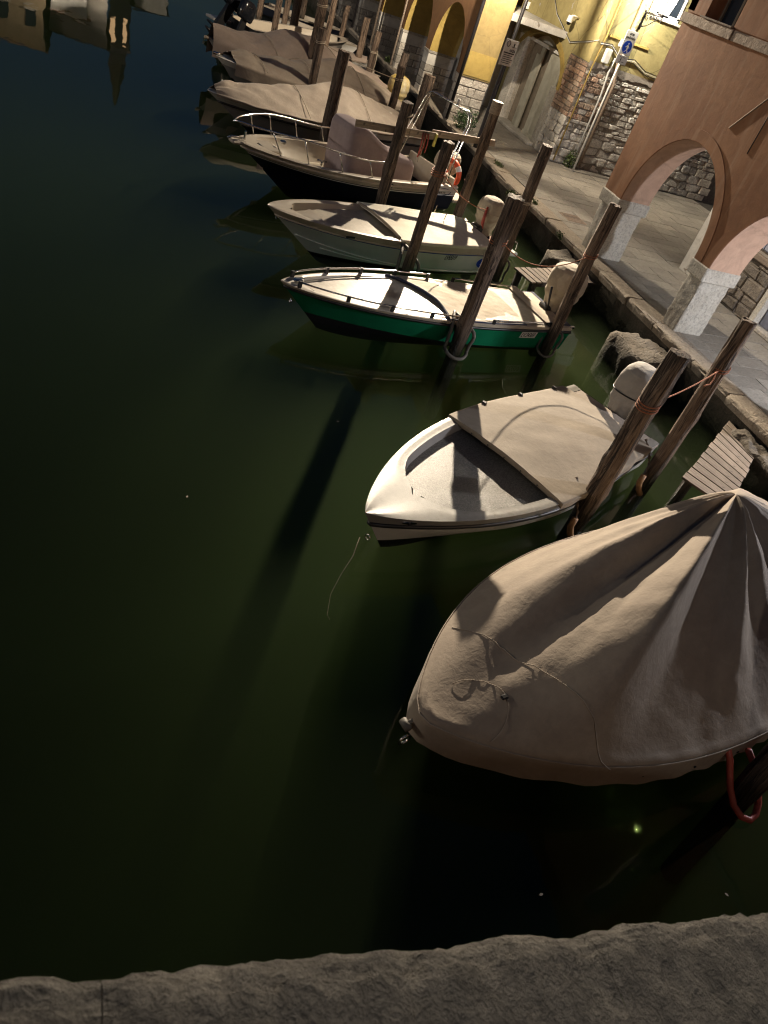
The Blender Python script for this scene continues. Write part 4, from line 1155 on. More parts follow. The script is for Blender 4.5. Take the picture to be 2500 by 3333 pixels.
def hose_loop(x, y, r, top, mat, label, rad=.03, zlow=.05, ax=(0, -1), name="hose_fender"):
    """U of hose hanging from 'top' round the waterline of a post"""
    e = MB(); d = Vector((ax[0], ax[1], 0)).normalized(); n_ = Vector((-d.y, d.x, 0))
    P_ = Vector((x, y, 0)); pts = [Vector(top)]
    R_ = r + rad + .03
    pts.append(P_ + n_ * R_ + Vector((0, 0, .45))); pts.append(P_ + n_ * R_ + Vector((0, 0, .2)))
    for i in range(9):
        a = pi * i / 8
        pts.append(P_ + n_ * R_ * cos(a) + d * R_ * sin(a) * 1.0 + Vector((0, 0, zlow + .06 - .08 * sin(a))))
    pts.append(P_ - n_ * R_ + Vector((0, 0, .25))); pts.append(P_ - n_ * R_ - d * .05 + Vector((0, 0, .5))); pts.append(Vector(top) - d * .06 - n_ * .02)
    # smooth by Catmull-Rom
    q = []
    for i in range(len(pts) - 1):
        p0, p1, p2, p3 = pts[max(0, i - 1)], pts[i], pts[i + 1], pts[min(len(pts) - 1, i + 2)]
        for k in range(4):
            t = k / 4; q.append(.5 * ((2 * p1) + (p2 - p0) * t + (2 * p0 - 5 * p1 + 4 * p2 - p3) * t * t + (3 * p1 - p0 - 3 * p2 + p3) * t ** 3))
    q.append(pts[-1])
    e.tube([tuple(v) for v in q], rad, 10); o = e.build(name, mat, None, True)
    return tag(o, label, "hose")
def chain(pts, label, rad=.017):
    P_ = []; 
    for a, b_ in zip(pts, pts[1:]):
        a = Vector(a); b_ = Vector(b_); n_ = max(2, int((b_ - a).length / .02))
        for i in range(n_): P_.append(a.lerp(b_, i / n_))
    e = MB(); e.tube([tuple(p) for p in P_], [rad * (1.25 if i % 4 in (0, 1) else .55) for i in range(len(P_))], 7)
    return tag(e.build("mooring_chain", MAT['rust'], None, True), label, "chain")

# ------------------------------------------------------------------ 1. big covered boat, nearest
B1 = Boat("covered_boat", "large boat under a tan canvas cover in the right foreground", (2.538, 2.841), (8.206, 4.477), 2.50, .50, .54, .50, s0=.393, p=2.708, q=.875, st=.9)
B1.hull([(.10, 'black'), (2, 'hull_grey')])
B1.rail_strip(.05, .035, MAT['black'])
PK = (.400, -.37)      # tent pole: s, lateral
def b1_cover():
    e = MB(); nth = 200; nr = 64; L = B1.L
    px, pyy, pz = PK[0] * L, PK[1], 1.86
    # outline of the gunwale as a closed polar curve round the pole
    out = []
    for i in range(401):
        s = 1 - i / 400 * 1.0
        out.append((B1.X(s, B1.zs(s)), B1.half(s) + .05, B1.zs(s)))
    ring = out + [(x, -y, z) for (x, y, z) in reversed(out)]
    ang = [(atan2(y - pyy, x - px), hypot(x - px, y - pyy), z) for (x, y, z) in ring]
    ang.sort()
    import bisect
    keys = [a[0] for a in ang]
    def edge(th):
        th = (th + pi) % (2 * pi) - pi
        i = bisect.bisect(keys, th); a = ang[(i - 1) % len(ang)]; b_ = ang[i % len(ang)]
        d = (b_[0] - a[0]) % (2 * pi)
        f = 0 if d < 1e-9 else ((th - a[0]) % (2 * pi)) / d
        return lerp(a[1], b_[1], f), lerp(a[2], b_[2], f)
    # ridges in the cloth: (angle, strength, width); 0 = to the bow, +90 = near side
    RID = [(-pi, .02), (-2.4, -.04), (-1.9, .05), (-1.45, -.05), (-1.0, .04), (-.72, -.03), (-.50, .025), (-.36, -.02), (-.24, .03), (-.17, .0), (-.10, .10), (-.03, .03), (.03, -.02), (.12, -.10), (.18, -.05), (.22, -.07), (.30, .02), (.40, .10), (.50, .0), (.62, -.06), (.85, -.06), (1.06, .12), (1.3, -.04), (1.55, .06), (1.9, -.03), (2.3, .05), (pi, .02)]
    def ridge(th):
        th = (th + pi) % (2 * pi) - pi
        for (a, ha), (b_, hb) in zip(RID, RID[1:]):
            if a <= th <= b_:
                t = (th - a) / (b_ - a); return lerp(ha, hb, .72 * t + .28 * t * t * (3 - 2 * t))
        return 0
    def fn(u, v):
        th = 2 * pi * u; R, zg = edge(th)
        if v <= .86:
            k = v / .86; d = k
            r = R * k
            base = zg + .05
            # taut cone near the pole, softer bulge over the foredeck and side decks
            dd = (sqrt(r * r + .10) - .3162 * (1 - d)) / R
            c = cos(th); cone = max(0, 1 - dd) ** lerp(1.22, .8, sstep(-.2, -1, c))
            z = base + (pz - base) * cone
            belly = .16 * max(0, c) ** 2 + .05
            z += belly * sin(pi * min(1, d * 1.02)) ** 1.2 * (d ** .7)
            z += ridge(th) * sin(pi * d ** .75) ** .9
            qb = ((th + pi) % (2 * pi)) - pi      # the long fold running up from the near bow corner
            tri = max(0, (qb - .14) / .27) if qb < .41 else max(0, 1 - (qb - .41) / .16)
            z += .36 * tri ** 1.1 * max(0, sin(pi * d ** 1.6)) ** .6
            z -= .10 * math.exp(-((qb - .10) / .08) ** 2) * max(0, sin(pi * d ** 1.3)) ** .8
            x = px + r * cos(th); y = pyy + r * sin(th)
            z += .014 * N(x * 5, y * 5, 3) + .008 * N(x * 13, y * 13, 7) + .004 * (.3 - abs(N(x * 11 + y * 4, y * 11, 2)))
            z += .016 * N(th * 16, d * 1.2, 5) * sin(pi * d)
            return (x, y, max(z, zg + .02))
        k = (v - .86) / .14
        sk = .29 * (1 + .10 * N(th * 6, 2))
        x = px + (R + .03 + .012 * sin(th * 40) * k) * cos(th); y = pyy + (R + .03 + .012 * sin(th * 40) * k) * sin(th)
        return (x, y, zg + .03 - sk * k)
    e.grid(fn, nth, nr, closed_u=True)
    return e.build("canvas_cover", MAT['canvas'], B1.o, True), fn
b1c, b1fn = b1_cover()
def on_b1(th, v, off=.012):
    p = b1fn((th / (2 * pi)) % 1, v); return (p[0], p[1], p[2] + off)
# seams sewn across the cover near the bow
import itertools
def b1_path(fs, n=40): return [on_b1(*fs(i / n)) for i in range(n + 1)]
def b1_at(x, y):
    """cover point above local x,y"""
    best = None; px, pyy = PK[0] * B1.L, PK[1]
    th = atan2(y - pyy, x - px); r = hypot(x - px, y - pyy)
    lo, hi = 0, .86
    for _ in range(22):
        mid = (lo + hi) / 2; p = b1fn((th / (2 * pi)) % 1, mid)
        if hypot(p[0] - px, p[1] - pyy) < r: lo = mid
        else: hi = mid
    p = b1fn((th / (2 * pi)) % 1, lo); return (x, y, p[2] + .010)
seam = [b1_at(lerp(5.18, 4.72, (i / 60)), lerp(-.62, 1.0, i / 60)) for i in range(61)]
tube_part(B1.o, seam, .0045, MAT['canvas_b'], "seam")
pan = [b1_at(5.58 - .30 * cos(a), .16 + .27 * sin(a)) for a in [lerp(-1.5, 1.45, i / 30) for i in range(31)]]
tube_part(B1.o, pan, .0035, MAT['canvas_b'], "seam")
bk = b1_at(5.30, .20); box_part(B1.o, (bk[0] - .03, bk[0] + .03, bk[1] - .02, bk[1] + .02, bk[2] - .005, bk[2] + .02), "buckle", MAT['black'])
tube_part(B1.o, [tuple(Vector(b1fn(lerp(-.42, .42, i / 160) % 1, .868)) + Vector((0, 0, .004))) for i in range(161)], .006, MAT['canvas_b'], "edge_seam", 6)
for i in range(7):
    s = .93 - i * .10; z = B1.zs(s) - .14
    g = MB(); g.sphere((B1.X(s, z), B1.half(s) + .085, z), .014, .010, .014, 8, 6); g.build("eyelet", MAT['black'], B1.o, True)
# bow roller and ring
g = MB(); g.tube([(5.80, -.04, .42), (5.99, -.04, .40)], .022, 8); g.tube([(5.98, -.085, .395), (5.98, .01, .395)], [.034, .034], 10); g.build("bow_roller", MAT['hose_grey'], B1.o, True)
g = MB(); g.torus(lambda a: (5.95 + .05 * cos(a), .0, .22 + .05 * sin(a)), .012); g.build("bow_ring", MAT['chrome'], B1.o, True)
HOSE_PTS = [(5.36, 2.36, .50), (5.40, 2.27, .40), (5.42, 2.20, .30), (5.425, 2.10, .20), (5.44, 1.99, .12), (5.50, 1.90, .07), (5.59, 1.87, .05), (5.67, 1.90, .07), (5.73, 1.98, .12), (5.745, 2.08, .2), (5.72, 2.16, .28), (5.66, 2.22, .38), (5.58, 2.30, .48)]
g = MB(); g.tube(HOSE_PTS, .030, 10); tag(g.build("hose_fender", MAT['hose_red'], None, True), "red ribbed hose looping from the big covered boat round the dark wet post", "hose")

# ------------------------------------------------------------------ 2. grey dinghy
B2 = Boat("open_dinghy", "grey fibreglass dinghy with speckled bow well and tan stern cover", (2.64, 5.12), (7.22, 7.62), 1.86, .54, .58, .42, s0=.42, p=2.2, q=.86, st=.84, wc=(.9, .55))
B2.hull([(.17, 'hull_grey'), (.235, 'black'), (2, 'hull_white')])
B2.rail_strip(.20, .026, MAT['black'])
B2.deck(.14, .52, .85, .006, 'rim')
B2.well(.14, .52, .85, .455, .50, 'hull_grey', 'deck')
B2.cover(.055, .545, lambda s: .075 * sstep(.0, .2, s) * (1 - .55 * sstep(.3, .55, s)) + .015, lambda s: 2.2, 'canvas_d', skirt=.085, fold=.010, front=.075, seed=2, over=.02)
box_part(B2.o, (-.02, .62, -.78, .78, .46, .535), "stern_deck", MAT['canvas_b'], .02)
B2.motor(-.26, -.02, 1.27, .56, .58, 'engine_grey', 3, .30, lean=-.05, strap=(.56, 1.01, 'black'))
# cleats let into the bow moulding
for sg in (1, -1):
    s = .925; z = B2.zs(s) - .085
    x = B2.X(s, z); yv = B2.side(s, z); x2 = B2.X(s - .05, z); y2 = B2.side(s - .05, z); dv = Vector((x - x2, y - y2 if False else yv - y2, 0)).normalized(); nv = Vector((-dv.y, dv.x, 0))
    if nv.y < 0: nv = -nv
    g = MB(); rings = []
    for i in range(9):
        t = -1 + i / 4; w_ = .028 * sqrt(max(.02, 1 - t * t)); c_ = Vector((x, yv, z)) + dv * t * .085
        rings.append([tuple(Vector((p.x, sg * p.y, p.z))) for p in (c_ + nv * .004 + Vector((0, 0, w_)), c_ + nv * .016 + Vector((0, 0, w_ * .6)), c_ + nv * .016 - Vector((0, 0, w_ * .6)), c_ + nv * .004 - Vector((0, 0, w_)))])
    g.loft(rings); cl = g.build("fairlead", MAT['chrome'], B2.o)
    c_ = Vector((x, yv, z)) + nv * .018; g = MB(); g.cbox(c_.x - .018, c_.x + .018, sg * c_.y - .012, sg * c_.y + .006, c_.z - .016, c_.z + .016, .003); g.build("opening", MAT['black'], cl)
g = MB(); g.torus(lambda a: (B2.L - .20, .03 * cos(a), .16 + .03 * sin(a)), .008); g.build("bow_ring", MAT['chrome'], B2.o, True)
for (t, s) in ((.0, .10), (.0, .25), (0, .40)):
    box_part(B2.o, (s * B2.L, s * B2.L + .05, -B2.half(s) - .03, -B2.half(s) + .03, .55, .60), "cover_toggle", MAT['iron'])
for i in range(5):
    yy = lerp(-.52, .55, i / 4); g = MB(); g.sphere((.545 * B2.L + .02, yy, B2.zs(.545) + .05 * (1 - (yy / .9) ** 2) - .02), .008, .011, .011, 8, 6); g.build("eyelet", MAT['iron'], B2.o, True)
chain([(5.60, 5.93, .60), (5.60, 5.78, .48), (5.61, 5.62, .30), (5.60, 5.56, .14)], "rusty chain from the dinghy's side cleat down to the cracked grey post")
chain([(7.28, 6.90, .62), (7.33, 6.76, .50), (7.36, 6.66, .34), (7.30, 6.55, .18)], "rusty chain from the dinghy's stern cleat down to the tall straight post")
for (x, y, lb) in ((5.60, 5.58, "short tan hose sleeve round the chain at the foot of the cracked grey post"), (7.28, 6.56, "short tan hose sleeve round the chain at the foot of the tall straight post")):
    g = MB(); g.tube([(x - .01, y, .24), (x - .02, y - .01, .12), (x + .02, y - .03, .01), (x + .08, y - .05, -.06)], .042, 12); tag(g.build("hose_sleeve", MAT['hose_tan'], None, True), lb, "hose")

# ------------------------------------------------------------------ 3. green boat
B3 = Boat("green_boat", "green boat with cream deck, low steel handrails and pale stern cover", (2.60, 10.10), (7.80, 11.00), 1.52, .50, .60, .62, s0=.42, p=2.2, q=.75, st=.88)
B3.hull([(.05, 'cream'), (.10, 'black'), (.46, 'hull_green'), (2, 'black')])
B3.rail_strip(.075, .024, MAT['black'])
B3.deck(.10, .70, .93, .012, 'cream')
B3.well(.10, .70, .93, .535, .02, 'cream', 'deck_cream', slope=.01)
def v_cut(s, t, z): return z
e = MB()
def b3c(u, v):
    t = -1 + 2 * v; sb_ = lerp(.505, .60, (t + 1) / 2 * 0 + (.5 - .5 * t)) - .10 * (1 - t * t) * .5
    s = lerp(.20, sb_, u); hw = B3.half(s) - .05
    z = B3.zs(s) + .012 + .03 * (1 - t * t) + .012 * N(s * 14, t * 2, 3) + .006 * N(s * 40, t * 7, 1)
    return (B3.X(s, B3.zs(s)), t * hw, z)
e.grid(b3c, 60, 40); b3co = e.build("stern_cover", MAT['canvas_l'], B3.o, True)
tube_part(B3.o, [tuple(Vector(b3c(1, i / 30)) + Vector((.02, 0, .006))) for i in range(31)], .026, MAT['navy_cloth'], "rolled_edge", 10)
tube_part(B3.o, [tuple(Vector(b3c(i / 30, 1)) + Vector((0, .005, -.005))) for i in range(31)], .022, MAT['navy_cloth'], "cover_border", 8)
e = MB(); e.grid(lambda u, v: (lerp(.58, 1.02, u), lerp(-.62, .62, v), .525 - .03 * u * 0 + .01 * N(u * 6, v * 6)), 8, 8); e.build("rear_flap", MAT['engine_grey'], B3.o, True)
e = MB(); e.grid(lambda u, v: (lerp(.38, .60, u), lerp(-.66, .66, v), .56 + .03 * sin(pi * u) + .008 * N(u * 9, v * 22)), 10, 40); e.build("rear_strip", MAT['canvas_l'], B3.o, True)
e = MB(); e.grid(lambda u, v: (lerp(.0, .38, u), lerp(-.62, .62, v), .525 + .008 * N(u * 6, v * 6)), 8, 12); e.build("motor_well", MAT['navy_cloth'], B3.o, True)
for sg in (1, -1):
    pts = []
    for i in range(25):
        s = lerp(.44, .955, i / 24); pts.append((B3.X(s, B3.zs(s)), sg * (B3.half(s) - .035), B3.zs(s) + .085))
    tube_part(B3.o, pts, .014, MAT['chrome'], "handrail")
    for i in (0, 6, 12, 18, 24):
        p = pts[i]; g = MB(); g.cbox(p[0] - .03, p[0] + .03, p[1] - .018, p[1] + .018, p[2] - .09, p[2] + .018, .006); g.build("rail_foot", MAT['black'], B3.o)
    pts = [(B3.X(s, B3.zs(s)), sg * (B3.half(s) - .03), B3.zs(s) + .07) for s in [lerp(.10, .34, i / 8) for i in range(9)]]
    tube_part(B3.o, pts, .012, MAT['chrome'], "handrail")
    for i in (0, 8):
        p = pts[i]; g = MB(); g.cbox(p[0] - .03, p[0] + .03, p[1] - .018, p[1] + .018, p[2] - .08, p[2] + .016, .006); g.build("rail_foot", MAT['black'], B3.o)
box_part(B3.o, (B3.L - .34, B3.L - .20, -.05, .05, .60, .66), "bow_bollard", MAT['chrome'], .02)
g = MB(); g.torus(lambda a: (B3.L - .22, .03 * cos(a), .30 + .03 * sin(a)), .009); g.build("bow_ring", MAT['chrome'], B3.o, True)
B3.side_patch(.74, 1.10, .27, .405, MAT['white_paint'], "number_plate", 1, .006)
B3.side_text("LV.34369", .125, 1.085, .293, MAT['ink'], 1, "registration_number", .25, .002, .62, .010)
B3.motor(-.05, .0, 1.36, .66, .62, 'engine_cloth', 8, .40, lean=-.02)
g = MB(); g.tube([(.22, .12, .55), (.30, .14, .75), (.33, .1, .98)], .02, 8); g.build("tiller", MAT['black'], B3.o, True)
box_part(B3.o, (-.12, .02, .55, .60, .46, .50), "stern_cleat", MAT['chrome'])
hose_loop(5.52, 9.72, .125, (5.46, 10.02, .58), MAT['hose_grey'], "grey hose loop from the green boat's rail round the thick dark post", .03, .06, (-.2, -1))
hose_loop(7.49, 10.22, .10, (7.40, 10.46, .50), MAT['hose_grey'], "thin hose loop from the green boat's stern round the slim post", .022, .05, (-.5, -1))

# ------------------------------------------------------------------ 4. white boat
B4 = Boat("white_boat", "white boat with blue side stripe and taut white cover", (2.74, 12.56), (7.60, 14.06), 1.66, .60, .78, 1.0, s0=.42, p=2.2, q=.72, st=.88, wc=(.88, .3), zc=(.06, .42))
B4.hull([(.15, 'cream'), (.185, 'blue_stripe'), (2, 'hull_mint')])
B4.rail_strip(.145, .016, MAT['cream'])
for (k, a, b_) in ((0, .34, .12), (1, .22, .06)):
    pts = []
    for i in range(40):
        s = lerp(.05, .985 - k * .12, i / 39); z = lerp(b_ * .4, a, s ** 2.2); pts.append((B4.X(s, z), B4.side(s, z) + .006, z))
    tube_part(B4.o, pts, .016, MAT['hull_mint'], "spray_rail", 6)
B4.deck(.15, .66, .90, .012, 'cream')
B4.well(.15, .66, .90, .61, .50, 'cream', 'deck_cream', slope=.05)
e = MB(); e.grid(lambda u, v: (lerp(B4.L * .80, B4.L * .878, u), lerp(-.30, .30, v) * (1 - .75 * u), .66 + .02 * (1 - (2 * v - 1) ** 2)), 6, 8); e.build("bow_step", MAT['cream'], B4.o, True)
B4.cover(.06, .535, lambda s: .055 + .015 * sin(s * 9), lambda s: 2.4, 'canvas_w', skirt=.05, fold=.010, front=.05, seed=6, over=-.035, lift=.03)
tube_part(B4.o, [(B4.X(.535, .7) + .02, lerp(-.74, .74, i / 24), B4.zs(.535) + .03 + .045 * (1 - abs(lerp(-1, 1, i / 24)) ** 2.4)) for i in range(25)], .024, MAT['canvas_d'], "rolled_edge", 10)
B4.side_text("LV55319", .135, 1.55, .33, MAT['ink'], 1, "registration_number", .2, .003, .62, .007)
B4.side_patch(.12, .62, .14, .40, MAT['sign_blue'], "emblem", 1, .005, 'ellipse')
B4.side_text("nautica", .09, .56, .24, MAT['white_paint'], 1, "emblem_lettering", .35, .002, .8, .009) if False else None
g = MB(); g.tube([B4_ for B4_ in [( .52 - .05 * i, B4.side(.06, .25) + .012, .235 + .02 * sin(i * 1.7)) for i in range(9)]], .009, 5); g.build("emblem_script", MAT['white_paint'], B4.o, True)
box_part(B4.o, (3.62, 3.80, B4.side(.72, .58) - .01, B4.side(.72, .58) + .02, .565, .60), "side_vent", MAT['black'], .006)
g = MB(); g.torus(lambda a: (B4.L - .22, .035 * cos(a), .60 + .035 * sin(a)), .010); g.build("bow_ring", MAT['chrome'], B4.o, True)
B4.motor(.02, -.05, 1.32, .52, .50, 'engine_cloth', 14, .55, lean=.0, strap=(.62, 1.02, 'rope', .012))
g = MB(); g.tube([(.26, .08, 1.16), (.28, .10, 1.0), (.30, .14, .86), (.24, .14, .74)], [.02, .03, .035, .01], 8); g.build("red_rag", MAT['hose_red'], B4.o, True)
for yy in (.30, .62):
    tube_part(B4.o, [(.05, yy, .60), (-.10, yy, .72), (-.38, yy, .70), (-.40, yy, .56)], .013, MAT['chrome'], "boarding_rail")
tube_part(B4.o, [(-.38, .30, .70), (-.38, .62, .70)], .013, MAT['chrome'], "boarding_rail")
box_part(B4.o, (-.42, .0, .18, .72, .44, .52), "swim_platform", MAT['hull_mint'], .02)
for yy in (-.55, -.2):
    tube_part(B4.o, [(B4.L * .2, yy, .72), (B4.L * .2 - .02, yy, .86)], .008, MAT['rope'], "cover_tie")
hose_loop(5.32, 12.10, .112, (5.28, 12.45, .62), MAT['hose_grey'], "grey hose loop between the white boat and its post", .032, .05, (-.2, -1))
hose_loop(7.68, 13.12, .112, (7.56, 13.36, .50), MAT['hose_grey'], "thin hose loop at the waterline of the post behind the white boat's stern", .022, .05, (-.3, -1))

# ------------------------------------------------------------------ 5. navy fishing boat
B5 = Boat("navy_fishing_boat", "navy hulled open fishing boat with steel bow rail and mauve covered console", (2.58, 15.62), (7.62, 17.60), 2.06, .64, .84, 1.15, s0=.45, p=2.3, q=.68, st=.9, wc=(.88, .22), zc=(.08, .46))
B5.hull([(.19, 'cream'), (.205, 'black'), (.225, 'white_paint'), (2, 'hull_navy')])
B5.rail_strip(.10, .030, MAT['cream'])
B5.deck(.17, .70, .90, .014, 'cream')
B5.well(.17, .70, .90, .32, .10, 'cream', 'deck_cream', slope=.06)
e = MB(); e.cbox(B5.L * .835, B5.L * .90, -.30, .30, .70, .80, .02); e.build("anchor_locker", MAT['cream'], B5.o)
e = MB(); e.cbox(B5.L - .20, B5.L + .13, -.11, .11, .78, .85, .03); pl = e.build("bow_pulpit", MAT['cream'], B5.o)
g = MB(); g.tube([(B5.L - .15, 0, .88), (B5.L + .12, 0, .90), (B5.L + .20, 0, .86)], .022, 8); g.build("anchor_roller", MAT['chrome'], B5.o, True)
g = MB(); g.cbox(B5.L - .19, B5.L - .15, -.02, .02, .86, 1.02, .006); g.build("roller_post", MAT['chrome'], B5.o)
g = MB(); g.tube([(3.62, .42, .66), (3.62, .42, .74)], .02, 8); g.tube([(3.50, .42, .74), (3.74, .42, .76)], .018, 8); g.build("cleat", MAT['chrome'], B5.o, True)
g = MB(); g.cbox(4.30, 4.42, -.05, .05, .86, .93, .02); g.build("anchor_winch", MAT['chrome'], B5.o)
# bow rail
def b5rail(s, sg): return (B5.X(s, 1) + .10 * sstep(.8, 1, s), sg * (B5.half(s) - .06) * .98, lerp(1.02, 1.20, sstep(.5, .85, s)))
rl = [b5rail(lerp(.42, .985, i / 30), 1) for i in range(31)]
rr_ = [b5rail(lerp(.985, .42, i / 30), -1) for i in range(31)]
tube_part(B5.o, [(rl[0][0] - .06, rl[0][1], B5.zs(.4))] + rl + [(B5.L + .12, 0, 1.18)] + rr_ + [(rr_[-1][0] - .06, rr_[-1][1], B5.zs(.4))], .0165, MAT['chrome'], "bow_rail")
for sg in (1, -1):
    for s in (.52, .66, .80, .90):
        p = b5rail(s, sg); s2 = s - .03; tube_part(B5.o, [(B5.X(s2, 1), sg * (B5.half(s2) - .06), B5.zs(s2)), p], .013, MAT['chrome'], "rail_stanchion")
# covered console
e = MB()
def cons(u, v):
    th = 2 * pi * u; c, s = cos(th), sin(th); k = (abs(c) ** 7 + abs(s) ** 7) ** (-1 / 7)
    pr = [(1.0, 0), (.98, .30), (.96, .60), (.93, .86), (.84, .96), (.5, .995), (.02, 1.0)]
    i = v * 6; a = int(min(i, 5)); f = i - a; r_ = lerp(pr[a][0], pr[a + 1][0], f); h = lerp(pr[a][1], pr[a + 1][1], f)
    x = 2.34 + .64 * c * k * r_ + .16 * h; y_ = .05 + .50 * s * k * r_
    zz = .34 + 1.20 * h - .34 * h * sstep(.5, -.9, c * k * r_)
    fo = .03 * N(th * 3, h * 2, 2) * (1 - h)
    return (x + fo * c, y_ + fo * s, zz)
e.grid(cons, 60, 36, closed_u=True); e.build("console_cover", MAT['canvas_p'], B5.o, True)
e = MB()
def seatc(u, v):
    th = 2 * pi * u; c, s = cos(th), sin(th); k = (abs(c) ** 6 + abs(s) ** 6) ** (-1 / 6)
    pr = [(1.03, 0), (1.0, .4), (.97, .8), (.85, .95), (.4, 1.0), (.02, 1.0)]
    i = v * 5; a = int(min(i, 4)); f = i - a; r_ = lerp(pr[a][0], pr[a + 1][0], f); h = lerp(pr[a][1], pr[a + 1][1], f)
    q_ = .02 * N(th * 4, h * 2, 6) * (1.2 - h)
    return (1.55 + (.50 + q_) * c * k * r_, .05 + (.48 + q_) * s * k * r_, .34 + .70 * h + .10 * h * c * r_)
e.grid(seatc, 56, 24, closed_u=True); e.build("seat_cover", MAT['canvas_p'], B5.o, True)
box_part(B5.o, (.10, .16, -.86, .86, .30, .80), "transom_bulkhead", MAT['cream'], .02)
# steel hoop over the stern
for dx in (0, .14):
    q = [(.42 + dx, .90, .70), (.30 + dx, .84, 1.3), (.16 + dx * .6, .80, 1.95), (.14 + dx * .6, .74, 2.12), (.14 + dx * .6, .60, 2.18), (.14 + dx * .6, -.60, 2.18), (.14 + dx * .6, -.74, 2.12), (.16 + dx * .6, -.80, 1.95), (.30 + dx, -.84, 1.3), (.42 + dx, -.90, .70)]
    tube_part(B5.o, q, .019, MAT['chrome'], "hoop_tube")
tube_part(B5.o, [(.14, .2, 2.2), (.14, .2, 2.30)], .03, MAT['plastic_grey'], "mast_light")
B5.side_patch(.16, .98, .40, .60, MAT['ink_navy'], "oval_emblem", 1, .006, 'ring', 40, .0)
B5.side_patch(.16, .98, .40, .60, MAT['ink_navy'], "crescent", 1, .007, 'crescent', 30, .0)
B5.side_text("FISHERMAN 18", .105, .90, .465, MAT['ink'], 1, "boat_type_lettering", 0, .001, .80, .010)
B5.side_text("mimì", .115, 1.98, .52, MAT['ink'], 1, "boat_name_lettering", 0, .001, .95, .010)
B5.side_patch(1.60, 2.02, .495, .625, MAT['cream'], "name_plate", 1, .004)
g = MB(); 
def wh(a): 
    z = .56 + .05 * sin(a); x = 2.10 + .05 * cos(a); return (x, B5.side(x / B5.L, z) + .008, z)
g.torus(wh, .009, 20, 6); g.build("wheel_emblem", MAT['ink'], B5.o, True)
B5.motor(-.30, 0, 1.15, .55, .60, 'engine_cloth', 21, .40, lean=-.05)
LR = MB(); LR.torus(lambda a: (.05 + .06 * sin(a), .62 + .25 * cos(a), .86 + .25 * sin(a)), .062, 36, 12); lro = LR.build("life_ring", MAT['orange_ring'], None, True)
lro.matrix_world = B5.o.matrix_basis.copy(); tag(lro, "orange life ring with pale bands hanging at the navy boat's stern", "life ring")
for a0 in (.4, 1.97, 3.54, 5.1):
    g = MB(); g.tube([(.05 + .06 * sin(a), .62 + .25 * cos(a), .86 + .25 * sin(a)) for a in [a0 + k * .08 for k in range(6)]], .066, 12, cap=False); g.build("band", MAT['white_paint'], lro, True)
tube_part(B5.o, [(-.05, .70, .30), (-.38, .70, .32), (-.40, .70, .72), (-.36, .70, .76)], .014, MAT['chrome'], "boarding_rail")
box_part(B5.o, (-.55, .0, .35, .92, .26, .34), "swim_platform", MAT['cream'], .02)

# ------------------------------------------------------------------ 6-8. far covered boats
B6 = Boat("covered_boat", "white hulled boat with black rubbing strake under a dusty brown cover", (2.40, 19.58), (8.0, 21.55), 2.15, .60, .68, 1.05, s0=.45, p=2.2, q=.72, st=.9, wc=(.88, .3), zc=(.06, .4))
B6.hull([(.17, 'hull_white'), (.235, 'black'), (2, 'hull_grey')])
B6.rail_strip(.20, .026, MAT['black'])
def crown(pts):
    def f(s):
        for (a, ha), (b_, hb) in zip(pts, pts[1:]):
            if a <= s <= b_: return lerp(ha, hb, (s - a) / (b_ - a) * .5 + sstep(a, b_, s) * .5)
        return pts[-1][1]
    return f
B6.deck(.2, .7, .9, .01, 'hull_white')
B6.cover(0, .975, crown([(0, .25), (.18, .45), (.42, .70), (.62, .42), (.82, .30), (.93, .22), (1, .03)]), lambda s: 1.35, 'canvas_b', skirt=.06, fold=.06, seed=31, over=-.02, fs=9)
for sg in (1, -1):
    tube_part(B6.o, [(3.4, sg * .98, .66), (3.0, sg * 1.1, .35), (2.6, sg * 1.0, .0)], .010, MAT['rope'], "tie_line")
B7 = Boat("covered_boat", "covered boat with bow roller between the dusty brown and the reddish covers", (2.82, 22.28), (8.2, 24.2), 2.1, .74, .92, 1.15, s0=.45, p=2.2, q=.72, st=.9, wc=(.88, .3), zc=(.06, .45))
B7.hull([(.16, 'hull_white'), (.18, 'hull_grey'), (2, 'hull_grey')])
B7.deck(.2, .7, .9, .01, 'hull_white')
B7.cover(0, .93, crown([(0, .15), (.18, .40), (.36, .62), (.62, .30), (.80, .20), (.86, .26), (1, .02)]), lambda s: 1.5, 'canvas', skirt=.30, fold=.055, seed=37, over=.0, fs=8)
g = MB(); g.tube([(B7.L - .2, 0, .95), (B7.L + .06, 0, .97)], .035, 8); g.build("bow_roller", MAT['chrome'], B7.o, True)
B7.motor(-.28, .1, 1.38, .60, .62, 'yellow_cloth', 41, .5)
B8 = Boat("covered_boat", "high bowed boat under a reddish tan cover, third covered boat of the far row", (2.80, 24.2), (8.3, 26.4), 2.2, .72, .92, .9, s0=.45, p=2.2, q=.72, st=.9, wc=(.88, .3), zc=(.06, .45))
B8.hull([(2, 'hull_grey')])
B8.deck(.2, .7, .9, .01, 'hull_grey')
B8.cover(0, .985, crown([(0, .10), (.25, .35), (.44, .72), (.55, .74), (.70, .42), (.85, .36), (.95, .36), (1, .34)]), lambda s: lerp(2.2, 1.6, s), 'canvas_r', skirt=.42, fold=.06, seed=43, over=.02, fs=7)
g = MB(); g.tube([(B8.L - .1, 0, .92), (B8.L + .1, 0, .93)], .04, 8); g.build("bow_roller", MAT['rope'], B8.o, True)

